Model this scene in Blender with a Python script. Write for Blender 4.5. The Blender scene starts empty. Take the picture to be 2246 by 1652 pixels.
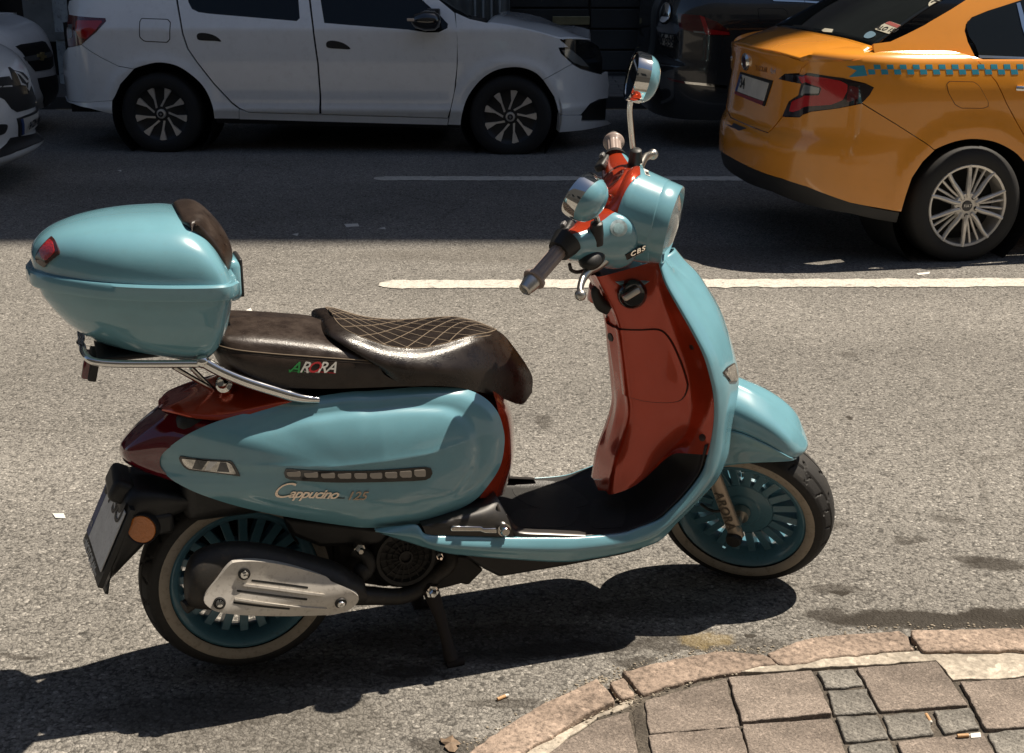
import bpy, bmesh, math, random
from mathutils import Vector, Matrix
import numpy as np
random.seed(7)
PI = math.pi
scene = bpy.context.scene
col = scene.collection
# ---------------------------------------------------------------- camera
FOC, TH, CAMH = 2974.3, .3203, 1.69          # focal length in 2246-wide pixels, pitch, height
cd = bpy.data.cameras.new('camera'); cam = bpy.data.objects.new('camera', cd); col.objects.link(cam)
cam.location = (0, 0, CAMH); cam.rotation_euler = (PI/2-TH, 0, 0)
cd.sensor_width = 36; cd.lens = FOC/2246*36; cd.clip_start = .05; cd.clip_end = 600
scene.camera = cam
# ---------------------------------------------------------------- sky, sun, exposure
SUNV = Vector((.50, .205, 1.0)).normalized()
w = bpy.data.worlds.new('World'); scene.world = w; w.use_nodes = True
nt = w.node_tree; bg = nt.nodes['Background']
sk = nt.nodes.new('ShaderNodeTexSky'); sk.sky_type = 'NISHITA'; sk.sun_disc = False
sk.sun_elevation = math.asin(SUNV.z); sk.sun_rotation = math.atan2(SUNV.x, SUNV.y)
nt.links.new(sk.outputs[0], bg.inputs[0]); bg.inputs[1].default_value = .05
sl = bpy.data.lights.new('sun', 'SUN'); so = bpy.data.objects.new('sun', sl); col.objects.link(so)
sl.energy = 5.0; sl.angle = math.radians(.4); sl.color = (1, .89, .745)
so.rotation_euler = SUNV.to_track_quat('Z', 'Y').to_euler(); so.location = (4, 3, 12)
vs = scene.view_settings; vs.view_transform = 'Standard'; vs.look = 'None'; vs.exposure = 0.7; vs.gamma = 1
scene.cycles.max_bounces = 8; scene.cycles.transparent_max_bounces = 8
# ---------------------------------------------------------------- pixel -> place (tracing helpers)
CT, STH = math.cos(TH), math.sin(TH)
CROP = dict(A=(0,700,1.8355), B=(400,1400,2.0418), C=(1100,1200,1.6517), D=(300,1900,1.9436), E=(1300,1900,1.8717),
            F=(2000,500,2.0644), G=(2200,1000,1.5022), H=(2500,1500,1.836), I=(0,0,2.203), J=(800,0,2.0418),
            K=(1700,0,2.246), L=(2500,0,2.065), M=(2800,0,2.36), N=(3400,0,1.3764), P=(1700,2300,1.7277), Q=(2900,2200,1.878))
def T(k, pts):
    x0, y0, sc = CROP[k]
    return [((x0+p[0]/sc)*.54834, (y0+p[1]/sc)*.54834) for p in pts]
def ray(x, y):
    a = (x-1123)/FOC; b = (826-y)/FOC
    return Vector((a, CT+b*STH, -STH+b*CT))
CAMP = Vector((0, 0, CAMH))
def ground(x, y, z=0.0):
    r = ray(x, y); return CAMP + r*((z-CAMH)/r.z)
def atY(x, y, Y):
    r = ray(x, y); return CAMP + r*(Y/r.y)
def pj(P):
    zc = P[1]*CT-(P[2]-CAMH)*STH; yc = P[1]*STH+(P[2]-CAMH)*CT
    return (1123+FOC*P[0]/zc, 826-FOC*yc/zc)
class Frame:
    """origin + axes (along, left, up); un() meets the plane at lateral offset t"""
    def __init__(s, o, ex, ey, ez): s.o, s.x, s.y, s.z = Vector(o), Vector(ex), Vector(ey), Vector(ez)
    def w(s, p): return s.o + s.x*p[0] + s.y*p[1] + s.z*p[2]
    def un(s, p, t):
        r = ray(*p); k = (t-(CAMP-s.o).dot(s.y))/r.dot(s.y); q = CAMP+r*k-s.o
        return Vector((q.dot(s.x), t, q.dot(s.z)))
    def top(s, p, z):
        r = ray(*p); k = (z-(CAMP-s.o).dot(s.z))/r.dot(s.z); q = CAMP+r*k-s.o
        return Vector((q.dot(s.x), q.dot(s.y), z))
    def us(s, pts, t): return [s.un(p, t) for p in pts]
def yawframe(o, yaw):
    return Frame(o, (math.cos(yaw), math.sin(yaw), 0), (-math.sin(yaw), math.cos(yaw), 0), (0, 0, 1))
# ---------------------------------------------------------------- curves
def spl(pts, n, closed=False, even=True):
    """Catmull-Rom through pts, n samples evenly spaced"""
    P = [np.array(tuple(p), float) for p in pts]; m = len(P)
    seg = m if closed else m-1; out = []
    for i in range(seg):
        if closed: a, b, c_, d = P[i-1], P[i], P[(i+1) % m], P[(i+2) % m]
        else:
            b, c_ = P[i], P[i+1]
            a = P[i-1] if i else 2*b-c_
            d = P[i+2] if i+2 < m else 2*c_-b
        for k in range(12):
            t = k/12
            out.append(.5*((2*b)+(-a+c_)*t+(2*a-5*b+4*c_-d)*t*t+(-a+3*b-3*c_+d)*t**3))
    out.append(P[0] if closed else P[-1])
    A = np.array(out); L = np.r_[0, np.cumsum(np.linalg.norm(np.diff(A, axis=0), axis=1))]
    q = np.linspace(0, L[-1], n+1)[:-1] if closed else np.linspace(0, L[-1], n)
    R = np.stack([np.interp(q, L, A[:, k]) for k in range(A.shape[1])], 1)
    return [Vector(r) if len(r) == 3 else tuple(r) for r in R]
def lerp(a, b, t): return a+(b-a)*t
def interp(x, xs, ys): return float(np.interp(x, xs, ys))
def sm(x, xs, ys):
    """smooth (cubic) interpolation of a table"""
    xs = list(xs)
    if x <= xs[0]: return ys[0]
    if x >= xs[-1]: return ys[-1]
    i = max(k for k in range(len(xs)) if xs[k] <= x); i = min(i, len(xs)-2)
    h = xs[i+1]-xs[i]; t = (x-xs[i])/h
    def sl(k):
        if k == 0: return (ys[1]-ys[0])/(xs[1]-xs[0])
        if k == len(xs)-1: return (ys[-1]-ys[-2])/(xs[-1]-xs[-2])
        return (ys[k+1]-ys[k-1])/(xs[k+1]-xs[k-1])
    m0, m1 = sl(i)*h, sl(i+1)*h
    return (2*t**3-3*t*t+1)*ys[i]+(t**3-2*t*t+t)*m0+(-2*t**3+3*t*t)*ys[i+1]+(t**3-t*t)*m1
# ---------------------------------------------------------------- mesh building
class MB:
    def __init__(s): s.v, s.f, s.m = [], [], []
    def add(s, vs, fs, mi=0):
        o = len(s.v); s.v += [tuple(p) for p in vs]; s.f += [tuple(i+o for i in q) for q in fs]; s.m += [mi]*len(fs); return s
    def grid(s, rows, cu=False, cv=False, mi=0, cap0=False, cap1=False):
        n, m = len(rows), len(rows[0]); fs = []
        for i in range(n if cv else n-1):
            for j in range(m if cu else m-1):
                a, b = i*m+j, i*m+(j+1) % m; c_, d = ((i+1) % n)*m+(j+1) % m, ((i+1) % n)*m+j
                fs.append((a, b, c_, d))
        if cap0: fs.append(tuple(range(m-1, -1, -1)))
        if cap1: fs.append(tuple((n-1)*m+j for j in range(m)))
        return s.add([p for r in rows for p in r], fs, mi)
    def box(s, c_, d, R=None, mi=0, taper=1):
        vs = []
        for z in (-.5, .5):
            k = taper if z > 0 else 1
            for x, y in ((-.5,-.5),(.5,-.5),(.5,.5),(-.5,.5)):
                p = Vector((x*d[0]*k, y*d[1]*k, z*d[2])); p = (R @ p) if R else p; vs.append(p+Vector(c_))
        return s.add(vs, [(3,2,1,0),(4,5,6,7),(0,1,5,4),(1,2,6,5),(2,3,7,6),(3,0,4,7)], mi)
    def tube(s, path, r, n=10, caps=True, mi=0, flat=None):
        path = [Vector(p) for p in path]; rows = []; up = None
        for i, p in enumerate(path):
            d = (path[min(i+1, len(path)-1)]-path[max(i-1, 0)]).normalized()
            if up is None:
                up = Vector((0, 0, 1)) if abs(d.z) < .9 else Vector((1, 0, 0))
            x = d.cross(up)
            if x.length < 1e-6: x = d.orthogonal()
            x.normalize(); y = x.cross(d).normalized(); up = y
            rr = r[i] if isinstance(r, (list, tuple)) else r
            fl = flat if flat else 1
            rows.append([p+x*rr*math.cos(2*PI*k/n)+y*rr*fl*math.sin(2*PI*k/n) for k in range(n)])
        return s.grid(rows, cu=True, cap0=caps, cap1=caps, mi=mi)
    def lathe(s, prof, c_, ax, n=40, mi=0, closed=False, arc=None):
        """prof: (radius, offset along axis)"""
        ax = Vector(ax).normalized(); x = ax.orthogonal().normalized(); y = ax.cross(x); c_ = Vector(c_); rows = []
        for k in range(n):
            a = 2*PI*k/n; d = x*math.cos(a)+y*math.sin(a)
            rows.append([c_+d*r+ax*o for r, o in prof])
        return s.grid(rows, cu=closed, cv=True, mi=mi)
    def ball(s, c_, r, n=12, sc=(1,1,1), R=None, mi=0):
        rows = []
        for i in range(n+1):
            t = PI*i/n
            row = []
            for k in range(n*2):
                a = PI*k/n; p = Vector((math.sin(t)*math.cos(a)*sc[0], math.sin(t)*math.sin(a)*sc[1], math.cos(t)*sc[2]))*r
                row.append((R @ p if R else p)+Vector(c_))
            rows.append(row)
        return s.grid(rows, cu=True, mi=mi)
    def mirror(s):
        """copy everything to the other side (y -> -y)"""
        o = len(s.v); n = len(s.f)
        s.v += [(x, -y, z) for x, y, z in s.v]
        s.f += [tuple(i+o for i in reversed(q)) for q in s.f[:n]]; s.m += s.m[:n]; return s
    def xf(s, fn): s.v = [tuple(fn(Vector(p))) for p in s.v]; return s
    def build(s, name, mat, parent=None, ang=40, bevel=0, subd=0, merge=True, solid=0):
        me = bpy.data.meshes.new(name); me.from_pydata(s.v, [], s.f)
        mats = mat if isinstance(mat, (list, tuple)) else [mat]
        for q in mats: me.materials.append(q)
        if len(mats) > 1: me.polygons.foreach_set('material_index', s.m)
        if merge:
            bm = bmesh.new(); bm.from_mesh(me); bmesh.ops.remove_doubles(bm, verts=bm.verts, dist=1e-5)
            bmesh.ops.dissolve_degenerate(bm, edges=bm.edges, dist=1e-6)
            bmesh.ops.recalc_face_normals(bm, faces=bm.faces); bm.to_mesh(me); bm.free()
        return fin(name, me, parent, ang, bevel, subd, solid)
def fin(name, me, parent=None, ang=40, bevel=0, subd=0, solid=0):
    if ang is not None:
        me.polygons.foreach_set('use_smooth', [True]*len(me.polygons)); me.set_sharp_from_angle(angle=math.radians(ang))
    o = bpy.data.objects.new(name, me); col.objects.link(o)
    if parent is not None: o.parent = parent
    if solid:
        q = o.modifiers.new('solid', 'SOLIDIFY'); q.thickness = solid; q.offset = -1
    if bevel:
        q = o.modifiers.new('bevel', 'BEVEL'); q.width = bevel; q.segments = 3; q.limit_method = 'ANGLE'; q.angle_limit = math.radians(35)
    if subd:
        q = o.modifiers.new('subd', 'SUBSURF'); q.levels = subd; q.render_levels = subd
    return o
def tag(o, label=None, cat=None, group=None, kind=None):
    for k, v in (('label', label), ('category', cat), ('group', group), ('kind', kind)):
        if v: o[k] = v
    return o
def empty(name, loc=(0,0,0), rz=0):
    o = bpy.data.objects.new(name, None); col.objects.link(o); o.location = loc; o.rotation_euler = (0, 0, rz); o.empty_display_size = .1
    return o
class Surf:
    """a curved sheet M(u,v) -> point; patches are cut out of it in (u,v)"""
    def __init__(s, M, ur, vr, frame=None, flip=1, n=(90, 60), e=1e-4):
        s.e = e; s.M, s.ur, s.vr, s.flip = M, ur, vr, flip; s.fr = frame
        us = np.linspace(*ur, n[0]); vs_ = np.linspace(*vr, n[1])
        s.uv = [(u, v) for u in us for v in vs_]
        s.ok = []
        g = []
        for u, v in s.uv:
            P = s.W(u, v); g.append(pj(P)); s.ok.append(s.Nw(u, v).dot(CAMP-P) > 0)
        s.g = np.array(g); s.ok = np.array(s.ok)
    def W(s, u, v):
        p = Vector(s.M(u, v)); return s.fr.w(p) if s.fr else p
    def N(s, u, v):
        e = s.e; a = Vector(s.M(u+e, v))-Vector(s.M(u-e, v)); b = Vector(s.M(u, v+e))-Vector(s.M(u, v-e))
        return (a.cross(b)*s.flip).normalized()
    def Nw(s, u, v):
        n = s.N(u, v)
        return (s.fr.x*n.x+s.fr.y*n.y+s.fr.z*n.z) if s.fr else n
    def inv(s, p):
        d = ((s.g-np.array(p))**2).sum(1)+np.where(s.ok, 0, 1e7); u, v = s.uv[int(d.argmin())]; e = s.e
        for _ in range(6):
            a = np.array(pj(s.W(u, v))); du = (np.array(pj(s.W(u+e, v)))-a)/e; dv = (np.array(pj(s.W(u, v+e)))-a)/e
            J = np.stack([du, dv], 1); r = np.array(p)-a
            try: q = np.linalg.solve(J, r)
            except Exception: break
            k = min(1, .05/(np.abs(q).max()+1e-9)); u += q[0]*k; v += q[1]*k
        u = min(max(u, s.ur[0]), s.ur[1]); v = min(max(v, s.vr[0]), s.vr[1])
        return (u, v)
    def tr(s, pts): return [s.inv(p) for p in pts]
    def patch(s, name, poly, mat, parent=None, off=0, thick=.02, du=.04, dv=.04, lipmat=None, back=False):
        bm = bmesh.new(); vs_ = [bm.verts.new((u, v, 0)) for u, v in poly]
        try: bm.faces.new(vs_)
        except Exception: pass
        us = [p[0] for p in poly]; vv = [p[1] for p in poly]
        for k in range(int(math.floor(min(us)/du))+1, int(math.ceil(max(us)/du))):
            bmesh.ops.bisect_plane(bm, geom=bm.verts[:]+bm.edges[:]+bm.faces[:], plane_co=(k*du, 0, 0), plane_no=(1, 0, 0), dist=1e-6)
        for k in range(int(math.floor(min(vv)/dv))+1, int(math.ceil(max(vv)/dv))):
            bmesh.ops.bisect_plane(bm, geom=bm.verts[:]+bm.edges[:]+bm.faces[:], plane_co=(0, k*dv, 0), plane_no=(0, 1, 0), dist=1e-6)
        bmesh.ops.triangulate(bm, faces=bm.faces[:])
        bm.verts.ensure_lookup_table(); bm.verts.index_update()
        uv = [(v.co.x, v.co.y) for v in bm.verts]; tris = [tuple(v.index for v in f.verts) for f in bm.faces]
        bd = [(e.verts[0].index, e.verts[1].index) for e in bm.edges if len(e.link_faces) == 1]
        bd2 = []
        for e in bm.edges:
            if len(e.link_faces) == 1:
                f = e.link_faces[0]; l = [q for q in f.loops if q.edge == e][0]
                bd2.append((l.vert.index, l.link_loop_next.vert.index))
        bm.free()
        N = [s.N(*q) for q in uv]
        V = [Vector(s.M(*q))+n*off for q, n in zip(uv, N)]
        # orientation
        if tris:
            a, b, c_ = tris[0]; fn = (V[b]-V[a]).cross(V[c_]-V[a])
            flip = fn.dot(N[a]) < 0
        else: flip = False
        if flip: tris = [(a, c_, b) for a, b, c_ in tris]; bd2 = [(b, a) for a, b in bd2]
        n0 = len(V); bi = sorted({i for e in bd2 for i in e}); mp = {i: n0+k for k, i in enumerate(bi)}
        V2 = V+[V[i]-N[i]*thick for i in bi]
        quads = [(b, a, mp[a], mp[b]) for a, b in bd2]
        faces = tris+quads
        if back:
            m2 = len(V2); V2 += [V[i]-N[i]*thick for i in range(n0)]; faces += [(c_+m2, b+m2, a+m2) for a, b, c_ in tris]
        me = bpy.data.meshes.new(name); me.from_pydata([tuple(p) for p in V2], [], faces)
        me.materials.append(mat)
        if lipmat: me.materials.append(lipmat); me.polygons.foreach_set('material_index', [0]*len(tris)+[1]*len(quads)+[1]*(len(faces)-len(tris)-len(quads)))
        me.polygons.foreach_set('use_smooth', [True]*len(faces))
        me.update()
        cn = []
        for p in me.polygons:
            if p.index < len(tris): cn += [tuple(N[i]) for i in p.vertices]
            else: cn += [tuple(p.normal)]*len(p.vertices)
        me.normals_split_custom_set(cn)
        o = bpy.data.objects.new(name, me); col.objects.link(o)
        if parent is not None: o.parent = parent
        return o
def rounded(pts, r=.25, n=4):
    """round the corners of a closed polygon by a share of the shorter side"""
    out = []; m = len(pts)
    for i in range(m):
        a, b, c_ = np.array(pts[i-1], float), np.array(pts[i], float), np.array(pts[(i+1) % m], float)
        la, lc = np.linalg.norm(a-b), np.linalg.norm(c_-b); d = r*min(la, lc)
        p, q = b+(a-b)/la*d, b+(c_-b)/lc*d
        for k in range(n+1):
            t = k/n; out.append(tuple((1-t)**2*p+2*t*(1-t)*b+t*t*q))
    return out
def text(name, body, mat, parent, loc, X, Y, size, ext=.0015, shear=0, bold=0, align='CENTER', sp=1):
    """flat lettering as a mesh; X = reading direction, Y = up direction, in the parent's frame"""
    cu = bpy.data.curves.new(name, 'FONT'); cu.body = body; cu.size = size; cu.extrude = ext; cu.shear = shear; cu.offset = bold
    cu.align_x = align; cu.align_y = 'CENTER'; cu.space_character = sp; cu.resolution_u = 4
    to = bpy.data.objects.new(name, cu); col.objects.link(to)
    dg = bpy.context.evaluated_depsgraph_get(); me = bpy.data.meshes.new_from_object(to.evaluated_get(dg))
    bpy.data.objects.remove(to); bpy.data.curves.remove(cu)
    X, Y = Vector(X).normalized(), Vector(Y); Y = (Y-X*Y.dot(X)).normalized(); Z = X.cross(Y)
    Mx = Matrix((X, Y, Z)).transposed().to_4x4(); Mx.translation = Vector(loc); me.transform(Mx); me.materials.clear(); me.materials.append(mat)
    me.name = name
    o = bpy.data.objects.new(name, me); col.objects.link(o); o.parent = parent
    return o
def cast(o, p):
    """where the sight line through p first meets one of the objects: place and normal in their shared parent's space"""
    best = (None, None); bd_ = 1e9
    for q in (o if isinstance(o, (list, tuple)) else [o]):
        Mi = q.matrix_world.inverted(); a = Mi @ CAMP; d = (Mi.to_3x3() @ ray(*p)).normalized()
        ok, loc, n, _ = q.ray_cast(a, d)
        if ok and (loc-a).length < bd_: bd_ = (loc-a).length; best = (loc, -n if n.dot(d) > 0 else n)
    return best
def decal(name, o, pts, mtl, parent, off=.0008, rings=4, thick=0):
    """thin sheet laid on the surface of o inside an outline"""
    bpy.context.view_layer.update()
    cx = sum(p[0] for p in pts)/len(pts); cy = sum(p[1] for p in pts)/len(pts); n = len(pts); rows = []
    for k in range(1, rings+1):
        r = []
        for x, y in pts:
            l, nn = cast(o, (lerp(cx, x, k/rings), lerp(cy, y, k/rings)))
            r.append(l+nn*off if l is not None else (rows[-1][len(r)] if rows else r[-1]))
        rows.append(r)
    l, nn = cast(o, (cx, cy)); m = MB(); m.grid(rows, cu=True); k0 = len(m.v); m.v.append(tuple(l+nn*off)); b = 0
    for i in range(n): m.f.append((k0, i, (i+1) % n)); m.m.append(0)
    if thick: m.grid([rows[-1], [p-nn*thick for p in rows[-1]]], cu=True)
    return m.build(name, mtl, parent, ang=60)
def circ(c, x, y, rx, ry, n=24, rot=0):
    return T(c, [(x+rx*math.cos(2*PI*k/n)*math.cos(rot)-ry*math.sin(2*PI*k/n)*math.sin(rot), y+rx*math.cos(2*PI*k/n)*math.sin(rot)+ry*math.sin(2*PI*k/n)*math.cos(rot)) for k in range(n)])
# ---------------------------------------------------------------- materials
def nm(name):
    m = bpy.data.materials.new(name); m.use_nodes = True
    return m, m.node_tree, m.node_tree.nodes['Principled BSDF']
def nd(t, typ, **k):
    n = t.nodes.new(typ)
    for a, b in k.items():
        if a.startswith('i_'): n.inputs[a[2:].replace('_', ' ')].default_value = b
        else: setattr(n, a, b)
    return n
def ramp(t, fac, stops, interp_='LINEAR'):
    r = t.nodes.new('ShaderNodeValToRGB'); r.color_ramp.interpolation = interp_
    e = r.color_ramp.elements
    while len(e) < len(stops): e.new(.5)
    for q, (p, c_) in zip(e, stops):
        q.position = p; q.color = (*c_, 1) if isinstance(c_, (tuple, list)) else (c_, c_, c_, 1)
    t.links.new(fac, r.inputs[0]); return r.outputs[0]
def mixc(t, fac, a, b, bt='MIX'):
    m = t.nodes.new('ShaderNodeMix'); m.data_type = 'RGBA'; m.blend_type = bt
    for i, x in ((0, fac), (6, a), (7, b)):
        if hasattr(x, 'links'): t.links.new(x, m.inputs[i])
        elif isinstance(x, (tuple, list)): m.inputs[i].default_value = (*x[:3], 1)
        else: m.inputs[i].default_value = x
    return m.outputs[2]
def mat(name, c_, rough=.5, metal=0, coat=0, spec=.5, bump=0, bscale=60, var=0, vscale=8, dirt=0, dirtc=(.09,.075,.055), trans=0, ior=1.5, emit=None, coatr=.03, alpha=1, rvar=0):
    m, t, b = nm(name)
    b.inputs['Base Color'].default_value = (*c_, 1); b.inputs['Roughness'].default_value = rough; b.inputs['Metallic'].default_value = metal
    b.inputs['Coat Weight'].default_value = coat; b.inputs['Coat Roughness'].default_value = coatr; b.inputs['Specular IOR Level'].default_value = spec
    b.inputs['Transmission Weight'].default_value = trans; b.inputs['IOR'].default_value = ior; b.inputs['Alpha'].default_value = alpha
    tc = nd(t, 'ShaderNodeTexCoord')
    if var or dirt or rvar:
        n1 = nd(t, 'ShaderNodeTexNoise', i_Scale=vscale, i_Detail=6.0, i_Roughness=.6); t.links.new(tc.outputs['Object'], n1.inputs['Vector'])
        cc = None
        if var: cc = mixc(t, 1.0, (*c_,), ramp(t, n1.outputs[0], [(.3, 1-var), (.7, 1+var)]), 'MULTIPLY')
        if dirt:
            n2 = nd(t, 'ShaderNodeTexNoise', i_Scale=vscale*4.7, i_Detail=8.0, i_Roughness=.7); t.links.new(tc.outputs['Object'], n2.inputs['Vector'])
            cc = mixc(t, ramp(t, n2.outputs[0], [(.52, 0.0), (.75, dirt)]), cc if cc else (*c_,), dirtc)
        if cc: t.links.new(cc, b.inputs['Base Color'])
        if rvar:
            t.links.new(ramp(t, n1.outputs[0], [(.3, max(0, rough-rvar)), (.7, rough+rvar)]), b.inputs['Roughness'])
    if bump:
        n3 = nd(t, 'ShaderNodeTexNoise', i_Scale=bscale, i_Detail=4.0); t.links.new(tc.outputs['Object'], n3.inputs['Vector'])
        bp = nd(t, 'ShaderNodeBump', i_Strength=bump, i_Distance=.002); t.links.new(n3.outputs[0], bp.inputs['Height']); t.links.new(bp.outputs[0], b.inputs['Normal'])
    if emit: b.inputs['Emission Color'].default_value = (*emit, 1); b.inputs['Emission Strength'].default_value = 1
    return m
# ================================================================ ground
def asphalt():
    m, t, b = nm('worn_asphalt')
    tc = nd(t, 'ShaderNodeTexCoord'); O = tc.outputs['Object']
    big = nd(t, 'ShaderNodeTexNoise', i_Scale=.9, i_Detail=5.0, i_Roughness=.6); t.links.new(O, big.inputs['Vector'])
    mid = nd(t, 'ShaderNodeTexNoise', i_Scale=11.0, i_Detail=6.0, i_Roughness=.65); t.links.new(O, mid.inputs['Vector'])
    warp = nd(t, 'ShaderNodeTexNoise', i_Scale=40.0, i_Detail=2.0); t.links.new(O, warp.inputs['Vector'])
    wv = nd(t, 'ShaderNodeVectorMath', operation='MULTIPLY_ADD'); t.links.new(warp.outputs['Color'], wv.inputs[0]); wv.inputs[1].default_value = (.02, .02, 0); t.links.new(O, wv.inputs[2])
    vo = nd(t, 'ShaderNodeTexVoronoi', i_Scale=118.0, i_Randomness=1.0); t.links.new(wv.outputs[0], vo.inputs['Vector'])
    vo2 = nd(t, 'ShaderNodeTexVoronoi', i_Scale=170.0); t.links.new(wv.outputs[0], vo2.inputs['Vector'])
    fin_ = nd(t, 'ShaderNodeTexNoise', i_Scale=260.0, i_Detail=3.0); t.links.new(O, fin_.inputs['Vector'])
    base = ramp(t, mid.outputs[0], [(.25, (.190,.180,.163)), (.5, (.252,.239,.217)), (.78, (.305,.29,.265))])
    base = mixc(t, .5, base, ramp(t, big.outputs[0], [(.3, (.182,.172,.156)), (.7, (.30,.285,.26))]))
    # single stones of the aggregate: tone per cell, dark pits between them
    sep = nd(t, 'ShaderNodeSeparateColor'); t.links.new(vo.outputs['Color'], sep.inputs[0])
    base = mixc(t, 1.0, base, ramp(t, sep.outputs[0], [(0, .38), (.16, .84), (.6, 1.0), (.9, 1.14), (1, 1.75)]), 'MULTIPLY')
    pit = ramp(t, vo.outputs['Distance'], [(.0, 1.0), (.5, 1.0), (.8, .40)])
    base = mixc(t, .85, base, pit, 'MULTIPLY')
    base = mixc(t, .55, base, ramp(t, fin_.outputs[0], [(.35, .42), (.6, 1.15)]), 'MULTIPLY')
    # stains and added shadow depth on the road: x, y, rx, ry, strength, colour
    wn = nd(t, 'ShaderNodeTexNoise', i_Scale=9.0, i_Detail=5.0, i_Roughness=.7); t.links.new(O, wn.inputs['Vector'])
    ws = nd(t, 'ShaderNodeVectorMath', operation='MULTIPLY_ADD'); t.links.new(wn.outputs['Color'], ws.inputs[0]); ws.inputs[1].default_value = (.13, .13, 0); t.links.new(O, ws.inputs[2])
    def stain_shade(px, py, rx, ry, k, c_, prev, rz=0):
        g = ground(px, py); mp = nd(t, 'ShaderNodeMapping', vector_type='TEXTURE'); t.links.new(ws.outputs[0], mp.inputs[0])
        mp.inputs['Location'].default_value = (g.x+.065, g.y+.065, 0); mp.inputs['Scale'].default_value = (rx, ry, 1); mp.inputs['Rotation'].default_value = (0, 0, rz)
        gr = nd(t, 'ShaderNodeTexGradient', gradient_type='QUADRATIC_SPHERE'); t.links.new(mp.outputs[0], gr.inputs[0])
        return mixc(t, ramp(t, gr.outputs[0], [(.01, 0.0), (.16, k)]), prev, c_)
    # cracks and polished wheel tracks
    cr = nd(t, 'ShaderNodeTexVoronoi', feature='DISTANCE_TO_EDGE', i_Scale=.55); t.links.new(ws.outputs[0], cr.inputs['Vector'])
    cm = nd(t, 'ShaderNodeTexNoise', i_Scale=.8, i_Detail=2.0); t.links.new(O, cm.inputs['Vector'])
    cmask = nd(t, 'ShaderNodeMath', operation='MULTIPLY'); t.links.new(ramp(t, cr.outputs['Distance'], [(.0, 1.0), (.006, 0.0)]), cmask.inputs[0]); t.links.new(ramp(t, cm.outputs[0], [(.5, 0.0), (.58, .35)]), cmask.inputs[1])
    base = mixc(t, cmask.outputs[0], base, (.04,.034,.027))
    sx = nd(t, 'ShaderNodeSeparateXYZ'); t.links.new(ws.outputs[0], sx.inputs[0])
    tw = nd(t, 'ShaderNodeMath', operation='SINE'); tm = nd(t, 'ShaderNodeMath', operation='MULTIPLY'); t.links.new(sx.outputs[1], tm.inputs[0]); tm.inputs[1].default_value = 3.4; t.links.new(tm.outputs[0], tw.inputs[0])
    base = mixc(t, 1.0, base, ramp(t, tw.outputs[0], [(.0, .93), (1.0, 1.07)]), 'MULTIPLY')
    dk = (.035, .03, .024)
    for a in ((2060,1362,.42,.075,.92), (2330,1350,.42,.06,.92), (1100,1405,.55,.12,.55), (720,1475,.40,.10,.5), (1440,1335,.30,.07,.45), (420,1560,.35,.09,.45), (1840,1352,.13,.05,.7), (2180,1238,.12,.06,.8), (2125,1228,.07,.04,.7),  # broad patches beneath the scooter: grime, also put in to darken its shadow
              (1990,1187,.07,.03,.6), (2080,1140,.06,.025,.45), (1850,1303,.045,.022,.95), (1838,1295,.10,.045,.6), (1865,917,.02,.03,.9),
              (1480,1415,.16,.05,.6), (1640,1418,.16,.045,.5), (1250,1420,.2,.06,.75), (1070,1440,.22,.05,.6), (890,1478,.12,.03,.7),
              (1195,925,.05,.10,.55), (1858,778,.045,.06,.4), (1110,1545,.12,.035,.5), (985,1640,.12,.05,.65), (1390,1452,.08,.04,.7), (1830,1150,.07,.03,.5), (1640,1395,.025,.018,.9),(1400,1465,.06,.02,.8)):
        base = stain_shade(*a, dk, base)
    base = stain_shade(1545, 1405, .10, .05, .35, (.34,.25,.10), base)
    base = stain_shade(40, 1440, .10, .02, .6, dk, base)
    base = stain_shade(1500, 560, 2.6, .30, .35, (.09,.08,.066), base)
    base = stain_shade(560, 1590, .45, .20, .35, (.07,.062,.05), base)
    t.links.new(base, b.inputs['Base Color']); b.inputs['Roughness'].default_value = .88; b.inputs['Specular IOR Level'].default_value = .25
    hm = nd(t, 'ShaderNodeMath', operation='MULTIPLY_ADD'); t.links.new(vo.outputs['Distance'], hm.inputs[0]); hm.inputs[1].default_value = -1.0; t.links.new(fin_.outputs[0], hm.inputs[2])
    bp = nd(t, 'ShaderNodeBump', i_Strength=.75, i_Distance=.006); t.links.new(hm.outputs[0], bp.inputs['Height']); t.links.new(bp.outputs[0], b.inputs['Normal'])
    return m
ASPH = asphalt()
YF = 13.35                                   # far kerb line
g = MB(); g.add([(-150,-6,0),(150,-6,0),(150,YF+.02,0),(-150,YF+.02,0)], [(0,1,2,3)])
tag(g.build('road', ASPH, ang=None), kind='structure')
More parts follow.
